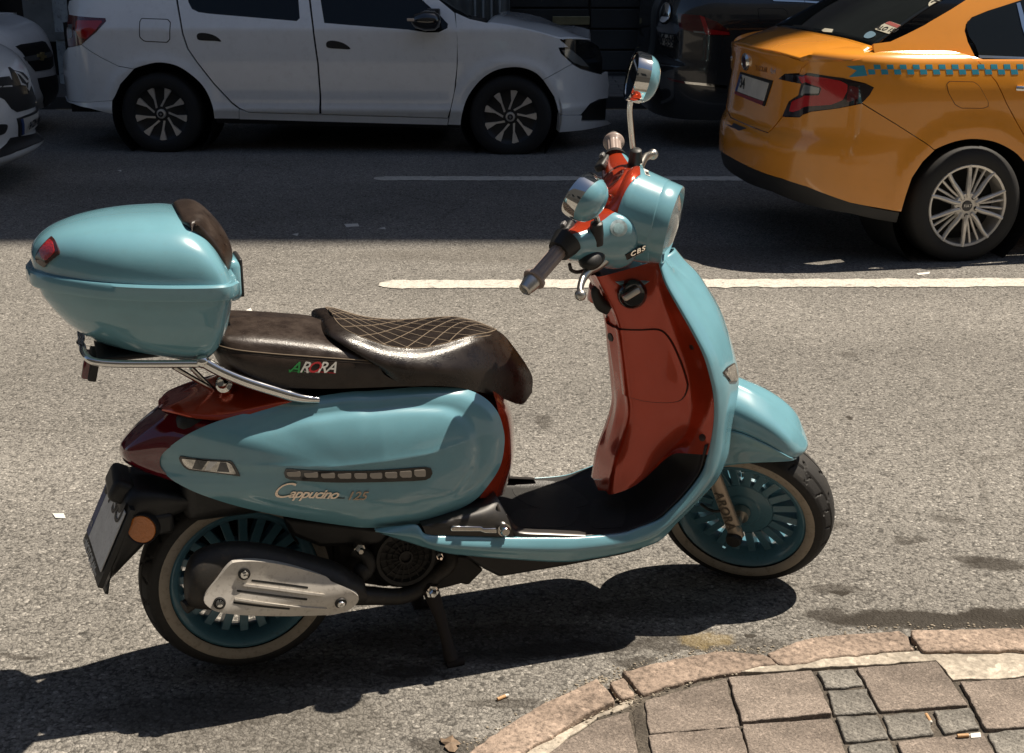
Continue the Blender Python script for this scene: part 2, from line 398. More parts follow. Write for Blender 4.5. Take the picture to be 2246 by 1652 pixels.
def stone(name, c1, c2, sc=120, rough=.85, bump=.6, pit=.35, big=6):
    m, t, b = nm(name); tc = nd(t, 'ShaderNodeTexCoord'); oi = nd(t, 'ShaderNodeObjectInfo')
    v = nd(t, 'ShaderNodeVectorMath', operation='ADD'); t.links.new(tc.outputs['Object'], v.inputs[0])
    n0 = nd(t, 'ShaderNodeTexNoise', i_Scale=big, i_Detail=5.0); t.links.new(v.outputs[0], n0.inputs['Vector'])
    n1 = nd(t, 'ShaderNodeTexNoise', i_Scale=sc, i_Detail=4.0, i_Roughness=.7); t.links.new(v.outputs[0], n1.inputs['Vector'])
    vo = nd(t, 'ShaderNodeTexVoronoi', i_Scale=sc*.9); t.links.new(v.outputs[0], vo.inputs['Vector'])
    cc = mixc(t, n0.outputs[0], c1, c2); gm = nd(t, 'ShaderNodeTexNoise', i_Scale=3.3, i_Detail=7.0, i_Roughness=.7); t.links.new(tc.outputs['Object'], gm.inputs['Vector']); cc = mixc(t, .8, cc, ramp(t, gm.outputs[0], [(.36, .55), (.52, 1.0), (.7, 1.1)]), 'MULTIPLY')
    cc = mixc(t, .9, cc, ramp(t, n1.outputs[0], [(.32, pit), (.5, .95), (.72, 1.35)]), 'MULTIPLY')
    sep = nd(t, 'ShaderNodeSeparateColor'); t.links.new(vo.outputs['Color'], sep.inputs[0])
    cc = mixc(t, .6, cc, ramp(t, sep.outputs[0], [(0, .7), (.85, 1.1), (1, 1.6)]), 'MULTIPLY')
    cc = mixc(t, 1.0, cc, ramp(t, oi.outputs['Random'], [(0, .88), (1, 1.12)]), 'MULTIPLY')
    t.links.new(cc, b.inputs['Base Color']); b.inputs['Roughness'].default_value = rough; b.inputs['Specular IOR Level'].default_value = .25
    bp = nd(t, 'ShaderNodeBump', i_Strength=bump, i_Distance=.006); t.links.new(n1.outputs[0], bp.inputs['Height']); t.links.new(bp.outputs[0], b.inputs['Normal'])
    return m
def paint_mat():
    m, t, b = nm('road_paint'); tc = nd(t, 'ShaderNodeTexCoord')
    n = nd(t, 'ShaderNodeTexNoise', i_Scale=26.0, i_Detail=6.0, i_Roughness=.7); t.links.new(tc.outputs['Object'], n.inputs['Vector'])
    vo = nd(t, 'ShaderNodeTexVoronoi', i_Scale=95.0); t.links.new(tc.outputs['Object'], vo.inputs['Vector'])
    cc = ramp(t, n.outputs[0], [(.30, (.20,.185,.16)), (.40, (.46,.44,.39)), (.52, (.55,.52,.46)), (.75, (.63,.60,.54))])
    cc = mixc(t, .5, cc, ramp(t, vo.outputs['Distance'], [(.4, 1.0), (.8, .5)]), 'MULTIPLY')
    t.links.new(cc, b.inputs['Base Color']); b.inputs['Roughness'].default_value = .7
    bp = nd(t, 'ShaderNodeBump', i_Strength=.5, i_Distance=.004); t.links.new(vo.outputs['Distance'], bp.inputs['Height']); t.links.new(bp.outputs[0], b.inputs['Normal'])
    return m
RP = paint_mat()
def lane(x0, x1, y0, y1, ya, yb, lab):
    """painted strip with ragged edges, a few mm thick"""
    n = int((x1-x0)/.03); A, B = [], []
    for i in range(n+1):
        x = lerp(x0, x1, i/n); yy0 = lerp(y0, ya, i/n)+random.gauss(0, .006); yy1 = lerp(y1, yb, i/n)+random.gauss(0, .006)
        e = min(1, (x-x0)/.09+.35); mid = (yy0+yy1)/2
        A.append((x+random.gauss(0,.003), mid+(yy0-mid)*e, .004)); B.append((x, mid+(yy1-mid)*e, .004))
    g = MB(); g.grid([A, B]); o = g.build('lane_line', RP, ang=None)
    tag(o, lab, 'road marking', 'white lines painted along the road'); o['kind'] = 'structure'
a, b_ = ground(835, 616), ground(835, 634); c_, d_ = ground(2246, 610), ground(2246, 626)
lane(a.x, c_.x+4, b_.y, a.y, d_.y+.01, c_.y+.02, 'bright white painted line in the sun behind the scooter')
a, b_ = ground(822, 388), ground(822, 397)
lane(a.x, 7, b_.y, a.y, b_.y-.02, a.y-.02, 'dull white painted line in the shade between the car lanes')
# ---------------------------------------------------------------- near pavement: kerb stones, mortar, pavers
KERB = stone('pink_kerb_stone', (.255,.195,.155), (.345,.27,.215), 75, bump=.9, pit=.3)
PAV = stone('brown_paver', (.215,.178,.150), (.285,.24,.205), 190, bump=.8, pit=.45)
CUBE = stone('grey_granite', (.18,.17,.15), (.26,.245,.22), 120, bump=1.0, pit=.25)
MORT = stone('mortar', (.36,.315,.255), (.47,.42,.35), 60, bump=.5, pit=.6)
JOINT = stone('joint_dirt', (.075,.064,.052), (.125,.108,.088), 150, bump=1.0, pit=.4)
ZP = .055
def slab(name, px, mtl, z=ZP, depth=.075, gap=0, tilt=.003, rag=.0, parent=None, bev=.0025):
    G = [ground(x, y, z) for x, y in px]; cx = sum((p for p in G), Vector())/len(G)
    if gap: G = [p+(cx-p).normalized()*gap for p in G]
    if rag:
        H_ = []
        for i, p in enumerate(G):
            q = G[(i+1) % len(G)]; n = max(1, int((q-p).length/.02))
            for k in range(n):
                r = p.lerp(q, k/n); nrm = Vector((-(q-p).y, (q-p).x, 0)).normalized()
                H_.append(r+nrm*random.gauss(0, rag))
        G = H_
    tx, ty, dz = random.gauss(0, tilt), random.gauss(0, tilt), random.gauss(0, .0015)
    L = [Vector((p.x-cx.x, p.y-cx.y, (p.x-cx.x)*tx*4+(p.y-cx.y)*ty*4+dz)) for p in G]
    n = len(L); b = MB(); b.add(L+[Vector((p.x, p.y, -depth)) for p in L], [tuple(range(n)), tuple(reversed(range(n, 2*n)))]+[(i, n+i, n+(i+1) % n, (i+1) % n) for i in range(n)])
    o = b.build(name, mtl, parent=parent, ang=30, bevel=bev, merge=False); 
    bm = bmesh.new(); bm.from_mesh(o.data); bmesh.ops.recalc_face_normals(bm, faces=bm.faces); bm.to_mesh(o.data); bm.free()
    o.location = cx; return o
pave = slab('pavement', T('Q', [(-2900,2900)])+T('P', [(380,1232),(700,1080),(1200,800)])+T('Q', [(-150,905),(330,800),(800,700),(1350,650),(2800,640),(4600,640),(4600,3200)]), JOINT, z=.0445, depth=.06, tilt=0, bev=0)
tag(pave, kind='structure'); pvo = pave.location.copy()
def on_pave(o):
    o.parent = pave; o.location = o.location-pvo; return o
KS = [T('Q', [(1395,598),(2246,583),(3300,570),(3300,735),(2246,748),(1485,757),(1445,722),(1412,655)]),
      T('Q', [(312,770),(590,670),(900,628),(1300,600),(1372,640),(1425,738),(740,798),(610,843),(412,852)]),
      T('P', [(1360,655),(1600,600),(1850,545),(2000,524),(2110,527)])+T('Q', [(150,765),(292,778),(385,848),(200,882),(0,917)])+T('P', [(1800,722),(1560,792),(1500,812),(1442,742)]),
      T('P', [(1282,742),(1370,702),(1452,808),(1440,838),(1360,850),(1300,800)]),
      T('P', [(1190,728),(1250,790),(1305,878),(1080,990),(870,1110),(640,1232),(460,1330),(150,1330),(440,1110),(620,1000),(820,890),(1000,810)])]
for k in KS: on_pave(slab('kerb_stone', k, KERB, z=.06, depth=.09, rag=.0022, bev=.0045))
MS = [T('Q', [(20,932),(300,862),(425,862),(620,853),(745,812),(1440,752),(1490,766),(2246,757),(3300,745),(3300,905),(2246,942),(1715,972),(1585,826),(1000,866),(660,888),(300,915)]),
      T('P', [(1455,852),(1315,888),(1095,1003),(885,1118),(660,1240),(860,1240),(1010,1105),(1190,985),(1400,905)])]
for k in MS: on_pave(slab('mortar_strip', k, MORT, z=.052, rag=.0025, bev=.003))
BIG = [[(20,948),(655,905),(805,1232),(130,1292)], [(990,878),(1590,832),(1828,1160),(1165,1205)], [(1765,985),(2500,940),(2760,1300),(1960,1345)],
       [(130,1305),(805,1258),(930,1560),(190,1620)], [(1290,1430),(1940,1375),(2060,1590),(1380,1640)], [(2780,1300),(2520,925),(3300,880),(3560,1250)]]
for k in BIG: on_pave(slab('paver', T('Q', k), PAV, gap=.001, rag=.0012))
for k in ([(1515,855),(2080,705),(2180,1040),(1545,1085)], [(1540,1098),(2180,1047),(2250,1290),(1600,1330)], [(1180,1010),(1410,950),(1490,1290),(760,1290),(1000,1130)]):
    on_pave(slab('paver', T('P', k), PAV, gap=.001, rag=.0012))
for k in ([(680,902),(965,887),(1050,1012),(745,1038)], [(765,1055),(1060,1035),(1150,1215),(815,1238)], [(830,1255),(1145,1235),(1240,1408),(905,1440)],
          [(1175,1232),(1490,1205),(1580,1380),(1250,1415)], [(1560,1205),(1840,1185),(1920,1335),(1650,1378)], [(915,1455),(1240,1425),(1310,1600),(980,1640)], [(1965,1365),(2300,1330),(2420,1560),(2080,1590)]):
    on_pave(slab('granite_sett', T('Q', k), CUBE, z=.053, gap=.002, rag=.002, bev=.0035))
on_pave(slab('concrete_filler', T('P', [(1425,945),(1505,862),(1540,1085),(1572,1330),(1500,1330)]), JOINT, z=.048, rag=.003))
# ---------------------------------------------------------------- far pavement and facade
FPAV = mat('far_paving', (.13,.12,.105), .85, bump=.4, bscale=80, var=.25, vscale=3)
fk = MB(); fk.add([(-80,YF,.004),(80,YF,.004),(80,YF,.12),(-80,YF,.12),(80,15.6,.12),(-80,15.6,.12)], [(0,1,2,3),(3,2,4,5)])
fp = tag(fk.build('far_pavement', mat('far_pavement_bed', (.05,.047,.042), .9), ang=None), kind='structure')
pb = MB(); pb.box((0,0,0), (.29,.19,.05)); ps = pb.build('paving_block', FPAV, fp, bevel=.006); first = True
for j in range(9):
    for i in range(16):
        o = ps if first else ps.copy()
        if not first: col.objects.link(o)
        first = False
        o.location = (.95+i*.3+(j % 2)*.15, YF+.12+j*.2, .105+random.gauss(0, .002)); o.rotation_euler = (random.gauss(0,.006), random.gauss(0,.006), 0)
def facade(name, lab, y, dep, zt, x0, x1, mtl, face):
    e = empty(name, (0, y, 0)); tag(e, lab, 'building')
    m = MB(); m.box(((x0+x1)/2, dep/2*face, (zt+3.3)/2), (x1-x0, dep, zt-3.3)); m.build('upper_wall', mtl, e, ang=None)
    return e
PLAS = mat('plaster', (.30,.28,.25), .85, var=.15, vscale=1.2, bump=.2); DKW = mat('dark_cladding', (.03,.032,.032), .55, var=.3, vscale=2, rvar=.15)
GLA = mat('window_glass', (.02,.025,.03), .05, spec=.8); DARKM = mat('black_metal', (.012,.013,.014), .5, var=.3, vscale=3)
GREYP = mat('grey_panel', (.17,.18,.175), .7, var=.25, vscale=3, dirt=.6); ZINC = mat('corrugated_zinc', (.30,.32,.32), .55, metal=.3, var=.2, vscale=4)
YB = 15.3
fb = facade('building', 'dark shop front with metal shutters behind the parked cars', YB, 8, 38.3, -60, 60, PLAS, 1)
for f_ in range(9):
    for i in range(-8, 9):
        m = MB(); m.box((i*3.2, -.02, 5.4+f_*3.4), (1.5, .10, 1.7)); m.build('window', GLA, fb, ang=None)
m = MB(); m.box((0, .25, 1.7), (120, .3, 3.2)); m.build('back_wall', DARKM, fb, ang=None)
# shop-front panels, columns, corrugated sheet and plates at street level
def fbox(name, x0, x1, y0, y1, Yd, th, mtl):
    a, b = atY(x0, y0, Yd), atY(x1, y1, Yd); m = MB(); m.box(((a.x+b.x)/2, Yd-YB+th/2, (a.z+b.z)/2), (abs(b.x-a.x), th, abs(a.z-b.z))); return m.build(name, mtl, fb, bevel=.006)
for k in ((-70,22,-160,330), (30,128,-160,92), (30,128,97,330)): fbox('wall_panel', k[0], k[1], k[2], k[3], 15.2, .1, GREYP)
for k in ((1120,1290),(1296,1412),(1418,1500)):
    for j in range(9):
        fbox('shutter_slat', k[0], k[1], -210+j*46, -210+j*46+42, 15.36, .05, DKW)
fbox('column', 1410, 1425, -200, 230, 15.28, .15, DARKM); fbox('column', 1112, 1121, -200, 230, 15.28, .15, DARKM)
fbox('name_plate', 1212, 1293, 36, 55, 15.33, .02, mat('brass_plate', (.25,.22,.12), .45, metal=.4, var=.2))
rows = []
for i in range(120):
    a = atY(880+i*2, 0, 15.15); rows.append([(a.x, -.15+.022*math.sin(i*PI/8), .1), (a.x, -.15+.022*math.sin(i*PI/8), 3.2)])
m = MB(); m.grid(rows); m.build('corrugated_sheet', ZINC, fb, solid=.004)
for i in range(4):
    a = atY(1042+i*18, 0, 15.12); m = MB(); m.tube([(a.x, -.2, .1), (a.x, -.2, 3.2)], .012, 8); m.build('sheet_rail', ZINC, fb)
e = tag(empty('wall_pipe', (atY(136, 60, 14.6).x, 14.6, .12)), 'peeling pale painted pipe rising beside the white sedan\'s tail', 'pipe')
m = MB(); m.tube([(0,0,0),(0,0,4.2)], .075, 20); m.build('pipe_shaft', mat('peeling_paint', (.30,.33,.34), .6, dirt=1, dirtc=(.04,.04,.038), var=.3, vscale=4), e)
for z_ in (.45, 2.0):
    m = MB(); m.tube([(0,0,z_),(0,0,z_+.08)], .09, 20); m.build('pipe_clamp', GREYP, e)
nb = facade('building', 'unseen plastered house behind the viewer, sized and darkened to cut sky light', -5.0, 8, 13, -60, 60, mat('dark_plaster', (.10,.105,.11), .8, var=.15, vscale=1.2), -1)  # unseen house, its height and dark plaster shaped to hold back sky fill
for f_ in range(1):
    for i in range(-6, 7):
        m = MB(); m.box((i*3.1, .02, 5.4+f_*3.4), (1.4, .10, 1.7)); m.build('window', GLA, nb, ang=None)
m = MB(); m.box((0, -.2, 1.66), (120, .3, 3.3)); m.build('shop_wall', mat('shop_wall', (.07,.07,.07), .8, var=.2), nb, ang=None)
# ================================================================ the scooter
SF = yawframe((-.6334, 2.8803, 0), .328)
RAKE, DELTA = .4651, .735
FA = Vector((1.318, 0, .236))                                  # front axle, scooter frame
Rst = Matrix.Rotation(-DELTA, 3, Vector((-math.sin(RAKE), 0, math.cos(RAKE))))
Rsf = Matrix((SF.x, SF.y, SF.z)).transposed()
Rhf = Rsf @ Rst
HF = Frame(SF.w(FA), Rhf.col[0], Rhf.col[1], Rhf.col[2])       # steered frame (fork, front wheel, handlebar)
def st(p): return FA + Rst @ Vector(p)
def L(c, pts, fr=None):
    """traced points with their own lateral offset -> frame coordinates"""
    fr = fr or SF; return [fr.un(T(c, [(p[0], p[1])])[0], p[2]) for p in pts]
def sheet(curves, n, m):
    cs = [spl(c, n) for c in curves]
    return [list(r) for r in zip(*[spl([c[j] for c in cs], m) for j in range(n)])]
def rowsM(rows):
    A = np.array([[tuple(p) for p in r] for r in rows]); R_, C_ = A.shape[:2]
    def M(u, v):
        a, b = min(max(u, 0), 1)*(R_-1), min(max(v, 0), 1)*(C_-1); i, j = min(int(a), R_-2), min(int(b), C_-2); x, y = a-i, b-j
        return tuple((1-x)*(1-y)*A[i, j]+x*(1-y)*A[i+1, j]+(1-x)*y*A[i, j+1]+x*y*A[i+1, j+1])
    return M
SKY = mat('sky_blue_paint', (.150,.335,.405), .24, coat=1, coatr=.04, var=.04, vscale=14, dirt=.17, dirtc=(.16,.24,.25), bump=.015, bscale=500)
RED = mat('red_metallic_paint', (.45,.046,.014), .16, metal=.4, coat=.8, spec=.3, coatr=.02, var=.05, vscale=10)
BLK = mat('black_plastic', (.012,.012,.012), .5, bump=.12, bscale=350, var=.25, vscale=20, dirt=.35, dirtc=(.05,.045,.038))
RUB = mat('floor_rubber', (.020,.020,.0195), .5, bump=.35, bscale=420, var=.25, dirt=.3, dirtc=(.045,.042,.036))
CHR = mat('chrome', (.78,.77,.74), .06, metal=1, rvar=.03, vscale=25)
ALU = mat('brushed_aluminium', (.55,.53,.49), .34, metal=1, bump=.08, bscale=300)
SIL = mat('silver_paint', (.62,.585,.53), .40, metal=.35, bump=.06, bscale=300, dirt=.55, dirtc=(.16,.13,.10), vscale=20)
TYR = mat('tyre_rubber', (.017,.016,.015), .72, bump=.2, bscale=200, dirt=.5, dirtc=(.055,.047,.037), vscale=12)
WW = mat('whitewall_rubber', (.34,.295,.235), .7, bump=.1, bscale=220, dirt=.75, dirtc=(.13,.10,.07), vscale=14)
RIM = mat('rim_blue_paint', (.080,.195,.255), .32, coat=.5, dirt=.45, dirtc=(.05,.07,.075), vscale=14)
ENG = mat('sooty_engine_metal', (.017,.016,.015), .6, metal=.2, bump=.3, bscale=180, dirt=.5, dirtc=(.05,.042,.034), vscale=16)
MUF = mat('muffler_steel', (.035,.032,.029), .5, metal=.4, bump=.15, bscale=200, dirt=.8, dirtc=(.08,.062,.045), vscale=12)
TLR = mat('tail_lens_red', (.12,.004,.010), .08, coat=1, spec=.7)
AMB = mat('amber_reflector', (.55,.16,.015), .25, coat=1, bump=.9, bscale=160)
GLS = mat('clear_lens', (.75,.78,.78), .04, trans=.85, spec=.6)
MIR = mat('mirror_glass', (.8,.82,.82), .02, metal=1)
PLT = mat('plate_white', (.66,.66,.64), .45, var=.12, vscale=25, dirt=.4)
PBL = mat('plate_blue', (.02,.05,.17), .45)
INK = mat('black_ink', (.012,.012,.012), .5)
WHT = mat('white_print', (.6,.6,.57), .5)
def leather(name, c1, c2, rough):
    m, t, b = nm(name); tc = nd(t, 'ShaderNodeTexCoord'); O = tc.outputs['Object']
    n = nd(t, 'ShaderNodeTexNoise', i_Scale=28.0, i_Detail=6.0, i_Roughness=.7); t.links.new(O, n.inputs['Vector'])
    f = nd(t, 'ShaderNodeTexVoronoi', i_Scale=420.0); t.links.new(O, f.inputs['Vector'])
    wv = nd(t, 'ShaderNodeTexNoise', i_Scale=38.0, i_Detail=3.0, i_Distortion=1.2); t.links.new(O, wv.inputs['Vector'])
    t.links.new(ramp(t, n.outputs[0], [(.3, c1), (.72, c2)]), b.inputs['Base Color'])
    t.links.new(ramp(t, n.outputs[0], [(.3, rough-.06), (.7, rough+.1)]), b.inputs['Roughness'])
    h = nd(t, 'ShaderNodeMath', operation='MULTIPLY_ADD'); t.links.new(wv.outputs[0], h.inputs[0]); h.inputs[1].default_value = 1.6; t.links.new(f.outputs['Distance'], h.inputs[2])
    bp = nd(t, 'ShaderNodeBump', i_Strength=.14, i_Distance=.003); t.links.new(h.outputs[0], bp.inputs['Height']); t.links.new(bp.outputs[0], b.inputs['Normal'])
    return m
LEA = leather('brown_leather', (.009,.0065,.0055), (.022,.0155,.012), .27)
LEA2 = leather('worn_leather', (.015,.010,.008), (.043,.030,.023), .32)
THR = mat('cream_thread', (.19,.145,.10), .7)
sc_ = empty('motor_scooter', SF.o, .328)
tag(sc_, 'sky blue and red motor scooter with brown seat on its centre stand by the kerb', 'scooter')
# ---------------------------------------------------------------- wheels
def make_wheel(xf, turn, front):
    def grooved(n, prof, fn):
        rows = []
        for k in range(n):
            a = 2*PI*k/n; rows.append([(math.cos(a)*(r-fn(a, o)), o, math.sin(a)*(r-fn(a, o))) for r, o in prof])
        return rows
    # rim: flange, dish, hub disc
    m = MB()
    prof = [(.140,-.010),(.146,-.022),(.150,-.040),(.156,-.050),(.166,-.056),(.172,-.052),(.172,.052),(.166,.056),(.156,.050),(.150,.040),(.146,.022),(.140,.010)]
    m.lathe(prof, (0,0,0), (0,1,0), 72, closed=True)
    m.lathe([(0,-.026),(.046,-.026),(.050,-.022),(.078,-.020),(.086,-.012),(.086,.012),(.078,.02),(0,.02)], (0,0,0), (0,1,0), 56)
    wheel = m.xf(xf).build('wheel', RIM, sc_, ang=35); tag(wheel, ('front' if front else 'rear')+' wheel with blue rim and whitewall tyre')
    prof = [(.176,-.050),(.190,-.0615),(.202,-.063),(.214,-.058),(.222,-.049)]+[(.222+.0145*math.sin(PI/2*k/7), -.049*(1-k/7)**.9) for k in range(1, 8)]
    prof = prof+[(r, -o) for r, o in reversed(prof[:-1])]
    def gr(a, o):
        if abs(o) > .052: return 0
        ph = (a*13/(2*PI)+(abs(o)*7.5)+(.5 if o > 0 else 0)) % 1
        ph2 = (a*26/(2*PI)-abs(o)*9) % 1
        d = 0
        if ph < .085 and abs(o) > .006: d = .0045
        if ph2 < .09 and abs(o) > .030: d = .004
        if abs(abs(o)-.0255) < .0022: d = .003
        return d
    # finer tread profile
    fine = []
    for (r0, o0), (r1, o1) in zip(prof[:-1], prof[1:]):
        for k in range(3): fine.append((lerp(r0, r1, k/3), lerp(o0, o1, k/3)))
    fine.append(prof[-1])
    m = MB(); m.grid(grooved(520, fine, gr), cv=True); m.xf(xf).build('tyre', TYR, wheel, ang=50, merge=False)
    m = MB(); m.lathe([(.1725,-.0575),(.175,-.0595),(.182,-.0625),(.193,-.0637),(.1965,-.0625)], (0,0,0), (0,1,0), 72); m.xf(xf).build('whitewall', WW, wheel)
    m = MB(); m.box((.114,0,0), (.070,.030,.0205)); proto = None
    for k in range(20):
        Rk = Matrix.Rotation(turn+2*PI*k/20, 3, 'Y'); b = MB(); b.box((.114,-.004,0), (.070,.034,.0205), taper=.9); b.xf(lambda p: xf(Rk @ p)); b.build('spoke', RIM, wheel, bevel=.002)
    return wheel
RW = Vector((0, 0, .2534))
rear = make_wheel(lambda p: RW+p, .05, False)
front = make_wheel(lambda p: st(p), .02, True)
m = MB(); m.lathe([(.048,.046),(.105,.046),(.105,.051),(.048,.051)], (0,0,0), (0,1,0), 48, closed=True); m.xf(st).build('brake_disc', ALU, sc_)
m = MB(); m.box((-.03,.055,.10), (.06,.05,.045)); m.xf(st).build('brake_caliper', ALU, sc_, bevel=.006)
m = MB(); m.lathe([(0,-.1),(.010,-.1),(.010,-.05),(.022,-.05),(.024,-.03),(.0,-.03)], (0,0,0), (0,1,0), 20); m.xf(st).build('axle_nut', ALU, sc_)
# ---------------------------------------------------------------- fork leg and front mudguard (steered)
FK = mat('champagne_fork', (.40,.335,.265), .40, metal=.5, bump=.06, bscale=260, dirt=.3)
def barbox(a, b, w0, w1, th, t): 
    a, b = Vector(a), Vector(b); d = (b-a).normalized(); n = Vector((d.z, 0, -d.x)); rows = []
    for k in range(9):
        p = a.lerp(b, k/8); w = lerp(w0, w1, k/8)
        rows.append([p+n*w*math.cos(q)+Vector((0,1,0))*th*math.sin(q)*(1 if True else 1) for q in [2*PI*i/20 for i in range(20)]])
    return rows
fa, fb_ = L('H', [(640,700,-.088)], HF)[0], L('H', [(822,1185,-.088)], HF)[0]
for sgn in (1, -1):
    m = MB(); m.grid(barbox(fa+(fa-fb_)*.9, fb_, .0175, .020, .015, 0), cu=True, cap0=True, cap1=True)
    if sgn < 0: m.xf(lambda p: Vector((p.x, -p.y, p.z)))
    m.xf(st); m.build('fork_leg', FK, sc_, ang=50)
p = L('H', [(800,1205,-.10)], HF)[0]; m = MB(); m.lathe([(0,-.012),(.018,-.012),(.021,-.006),(.021,.02),(0,.02)], p, (0,1,0), 24); m.xf(st).build('fork_pivot', BLK, sc_)
d = (fb_-fa).normalized()
ft = fa.lerp(fb_, .56)+Vector((0,-.0165,0))
text('fork_lettering', 'ARORA', mat('engraved_shadow', (.10,.08,.06), .6), sc_, st(ft), Rst @ d, Rst @ Vector((-d.z,0,d.x)), .034, .0006, bold=.0004, sp=1.15)  # dark letter colour stands in for the shadow of the relief
rid = L('H', [(700,-20,0),(780,40,0),(835,72,0),(950,130,0),(1100,232,0),(1250,372,0),(1325,480,0),(1346,524,0)], HF)
c1 = L('H', [(690,200,-.060),(760,225,-.062),(850,260,-.062),(960,310,-.062),(1090,385,-.060),(1200,470,-.055),(1270,545,-.042),(1322,565,-.022)], HF)
crs = L('H', [(640,390,-.082),(740,398,-.084),(820,413,-.084),(900,440,-.084),(1050,510,-.082),(1150,565,-.078),(1215,600,-.066),(1262,608,-.046)], HF)
bot = L('H', [(560,720,-.088),(640,690,-.088),(720,668,-.088),(850,650,-.088),(1000,640,-.086),(1120,636,-.082),(1200,632,-.070),(1250,618,-.049)], HF)
def fender(cv, name):
    rows = sheet(cv, 40, 14); m = MB(); m.grid(rows); m.mirror(); m.xf(st); return m.build(name, SKY, sc_, ang=50, solid=.003)
fender([rid, c1, crs], 'front_mudguard')
fender([[p+Vector((0,-.0005,-.001)) for p in crs], [p.lerp(q, .5)+Vector((0,.004,0)) for p, q in zip(crs, bot)], bot], 'mudguard_skirt')
m = MB(); m.tube(spl(L('H', [(560,950,-.07),(620,990,-.10),(690,1000,-.10),(780,960,-.07)], HF), 20), .004, 8); m.xf(st).build('brake_hose', BLK, sc_)
# ---------------------------------------------------------------- side panels
OUT = (L('B', [(476,905,-.075),(500,850,-.085),(570,790,-.10),(700,700,-.118),(850,625,-.128),(1030,560,-.13),(1250,500,-.132),(1530,420,-.135),(1800,375,-.135),(2050,340,-.135)])
       + L('C', [(640,600,-.135),(900,578,-.135),(1120,578,-.137),(1270,592,-.14),(1390,650,-.146),(1470,740,-.150),(1508,850,-.153),(1516,950,-.153),(1490,1090,-.152),(1420,1210,-.15),(1310,1330,-.15),(1130,1420,-.152),(940,1480,-.155),(640,1505,-.155)])
       + L('B', [(2000,1435,-.152),(1700,1392,-.148),(1400,1340,-.142),(1100,1270,-.135),(850,1190,-.125),(700,1125,-.11),(580,1055,-.095),(505,975,-.08)]))
OUT = spl(OUT, 400, closed=True)
CEN = Vector((.25, 0, .545))
_a = np.array([math.atan2((p.z-CEN.z)*2.2, p.x-CEN.x) for p in OUT]); _r = np.array([math.hypot((p.z-CEN.z)*2.2, p.x-CEN.x) for p in OUT]); _t = np.array([p.y for p in OUT])
o_ = np.argsort(_a); _a, _r, _t = _a[o_], _r[o_], _t[o_]
_a = np.r_[_a-2*PI, _a, _a+2*PI]; _r = np.r_[_r]*1; _r = np.tile(_r, 3); _t = np.tile(_t, 3)
ZCR = [( -.18,.60),(0,.585),(.2,.568),(.4,.572),(.6,.60)]
def sideM(s, z):
    a = math.atan2((z-CEN.z)*2.2, s-CEN.x); R_ = float(np.interp(a, _a, _r)); te = float(np.interp(a, _a, _t)); r = math.hypot((z-CEN.z)*2.2, s-CEN.x)/R_
    q = min(r, 1.05)
    tc = lerp(-.175, -.205, min(1, max(0, (s+.15)/.45)))
    gq = 1-q**3.0-.075*math.exp(-((q-.80)/.05)**2)*(1 if z > .5 else max(0, 1-(.5-z)/.06))*min(1, max(0, (s+.02)/.15))
    gq += .05*math.exp(-((q-.93)/.05)**2)*min(1, max(0, (s+.02)/.15))*(1 if z > .5 else max(0, 1-(.5-z)/.06))
    zc = interp(s, [k[0] for k in ZCR], [k[1] for k in ZCR])
    return (s, te+(tc-te)*gq-.005*math.exp(-abs(z-zc)/.018)*(1-q**2 if q < 1 else 0), z)
SIDE = Surf(sideM, (-.24,.64), (.36,.76), SF, flip=1, n=(110,60), e=2.5e-3)
if SIDE.N(.25, .56).y > 0: SIDE.flip = -1
def both(o):
    """mirror copy for the far side of the scooter"""
    me = o.data.copy(); me.transform(Matrix.Scale(-1, 4, (0,1,0))); me.flip_normals()
    c = bpy.data.objects.new(o.name.split('.')[0], me); col.objects.link(c); c.parent = o.parent; return c
pan = SIDE.patch('side_panel', [(p.x, p.z) for p in OUT], SKY, sc_, thick=.03, du=.006, dv=.0045)
both(pan)
# vent strip, indicator, script emblem on the near panel
def curv(c, pts, n): return [tuple(p) for p in spl(T(c, pts), n, closed=True)]
vent = SIDE.patch('vent_grille', SIDE.tr(curv('C', [(60,1140),(75,1113),(200,1122),(450,1128),(700,1122),(980,1103),(1025,1108),(1038,1140),(1020,1175),(960,1190),(700,1200),(400,1203),(150,1190),(75,1175)], 60)), mat('gloss_black', (.012,.012,.013), .15, coat=1), sc_, off=.003, thick=.008, du=.02, dv=.02)
VGL = mat('vent_insert', (.40,.36,.31), .5, bump=.2, bscale=300)
for x0, x1, y0, y1 in ((78,170,1127,1163),(192,284,1134,1169),(303,395,1138,1173),(414,502,1140,1176),(522,606,1139,1177),(625,706,1136,1176),(724,804,1132,1173),(821,900,1125,1169),(916,992,1117,1164)):
    SIDE.patch('vent_insert', SIDE.tr(T('C', rounded([(x0,y0+4),(x1,y0),(x1,y1-6),(x1-6,y1),(x0+14,y1),(x0,y1-14)], .3, 2))), VGL, vent, off=.0042, thick=.003, du=.05, dv=.05)
ind = SIDE.patch('rear_indicator', SIDE.tr(curv('B', [(648,880),(660,864),(760,880),(900,893),(1050,903),(1085,915),(1145,1020),(1130,1028),(1000,1010),(820,990),(720,975),(670,930)], 50)), mat('gloss_black2', (.012,.012,.012), .15, coat=1), sc_, off=.0025, thick=.01, du=.02, dv=.02)
IND = mat('indicator_lens', (.55,.53,.50), .05, metal=.95, bump=1.0, bscale=34, var=.5, vscale=40)
SIDE.patch('lens', SIDE.tr(T('B', rounded([(672,880),(890,902),(1040,912),(1078,930),(1120,1012),(1000,998),(830,978),(730,962),(690,925)], .3, 3))), IND, ind, off=.0045, thick=.004, du=.02, dv=.02)
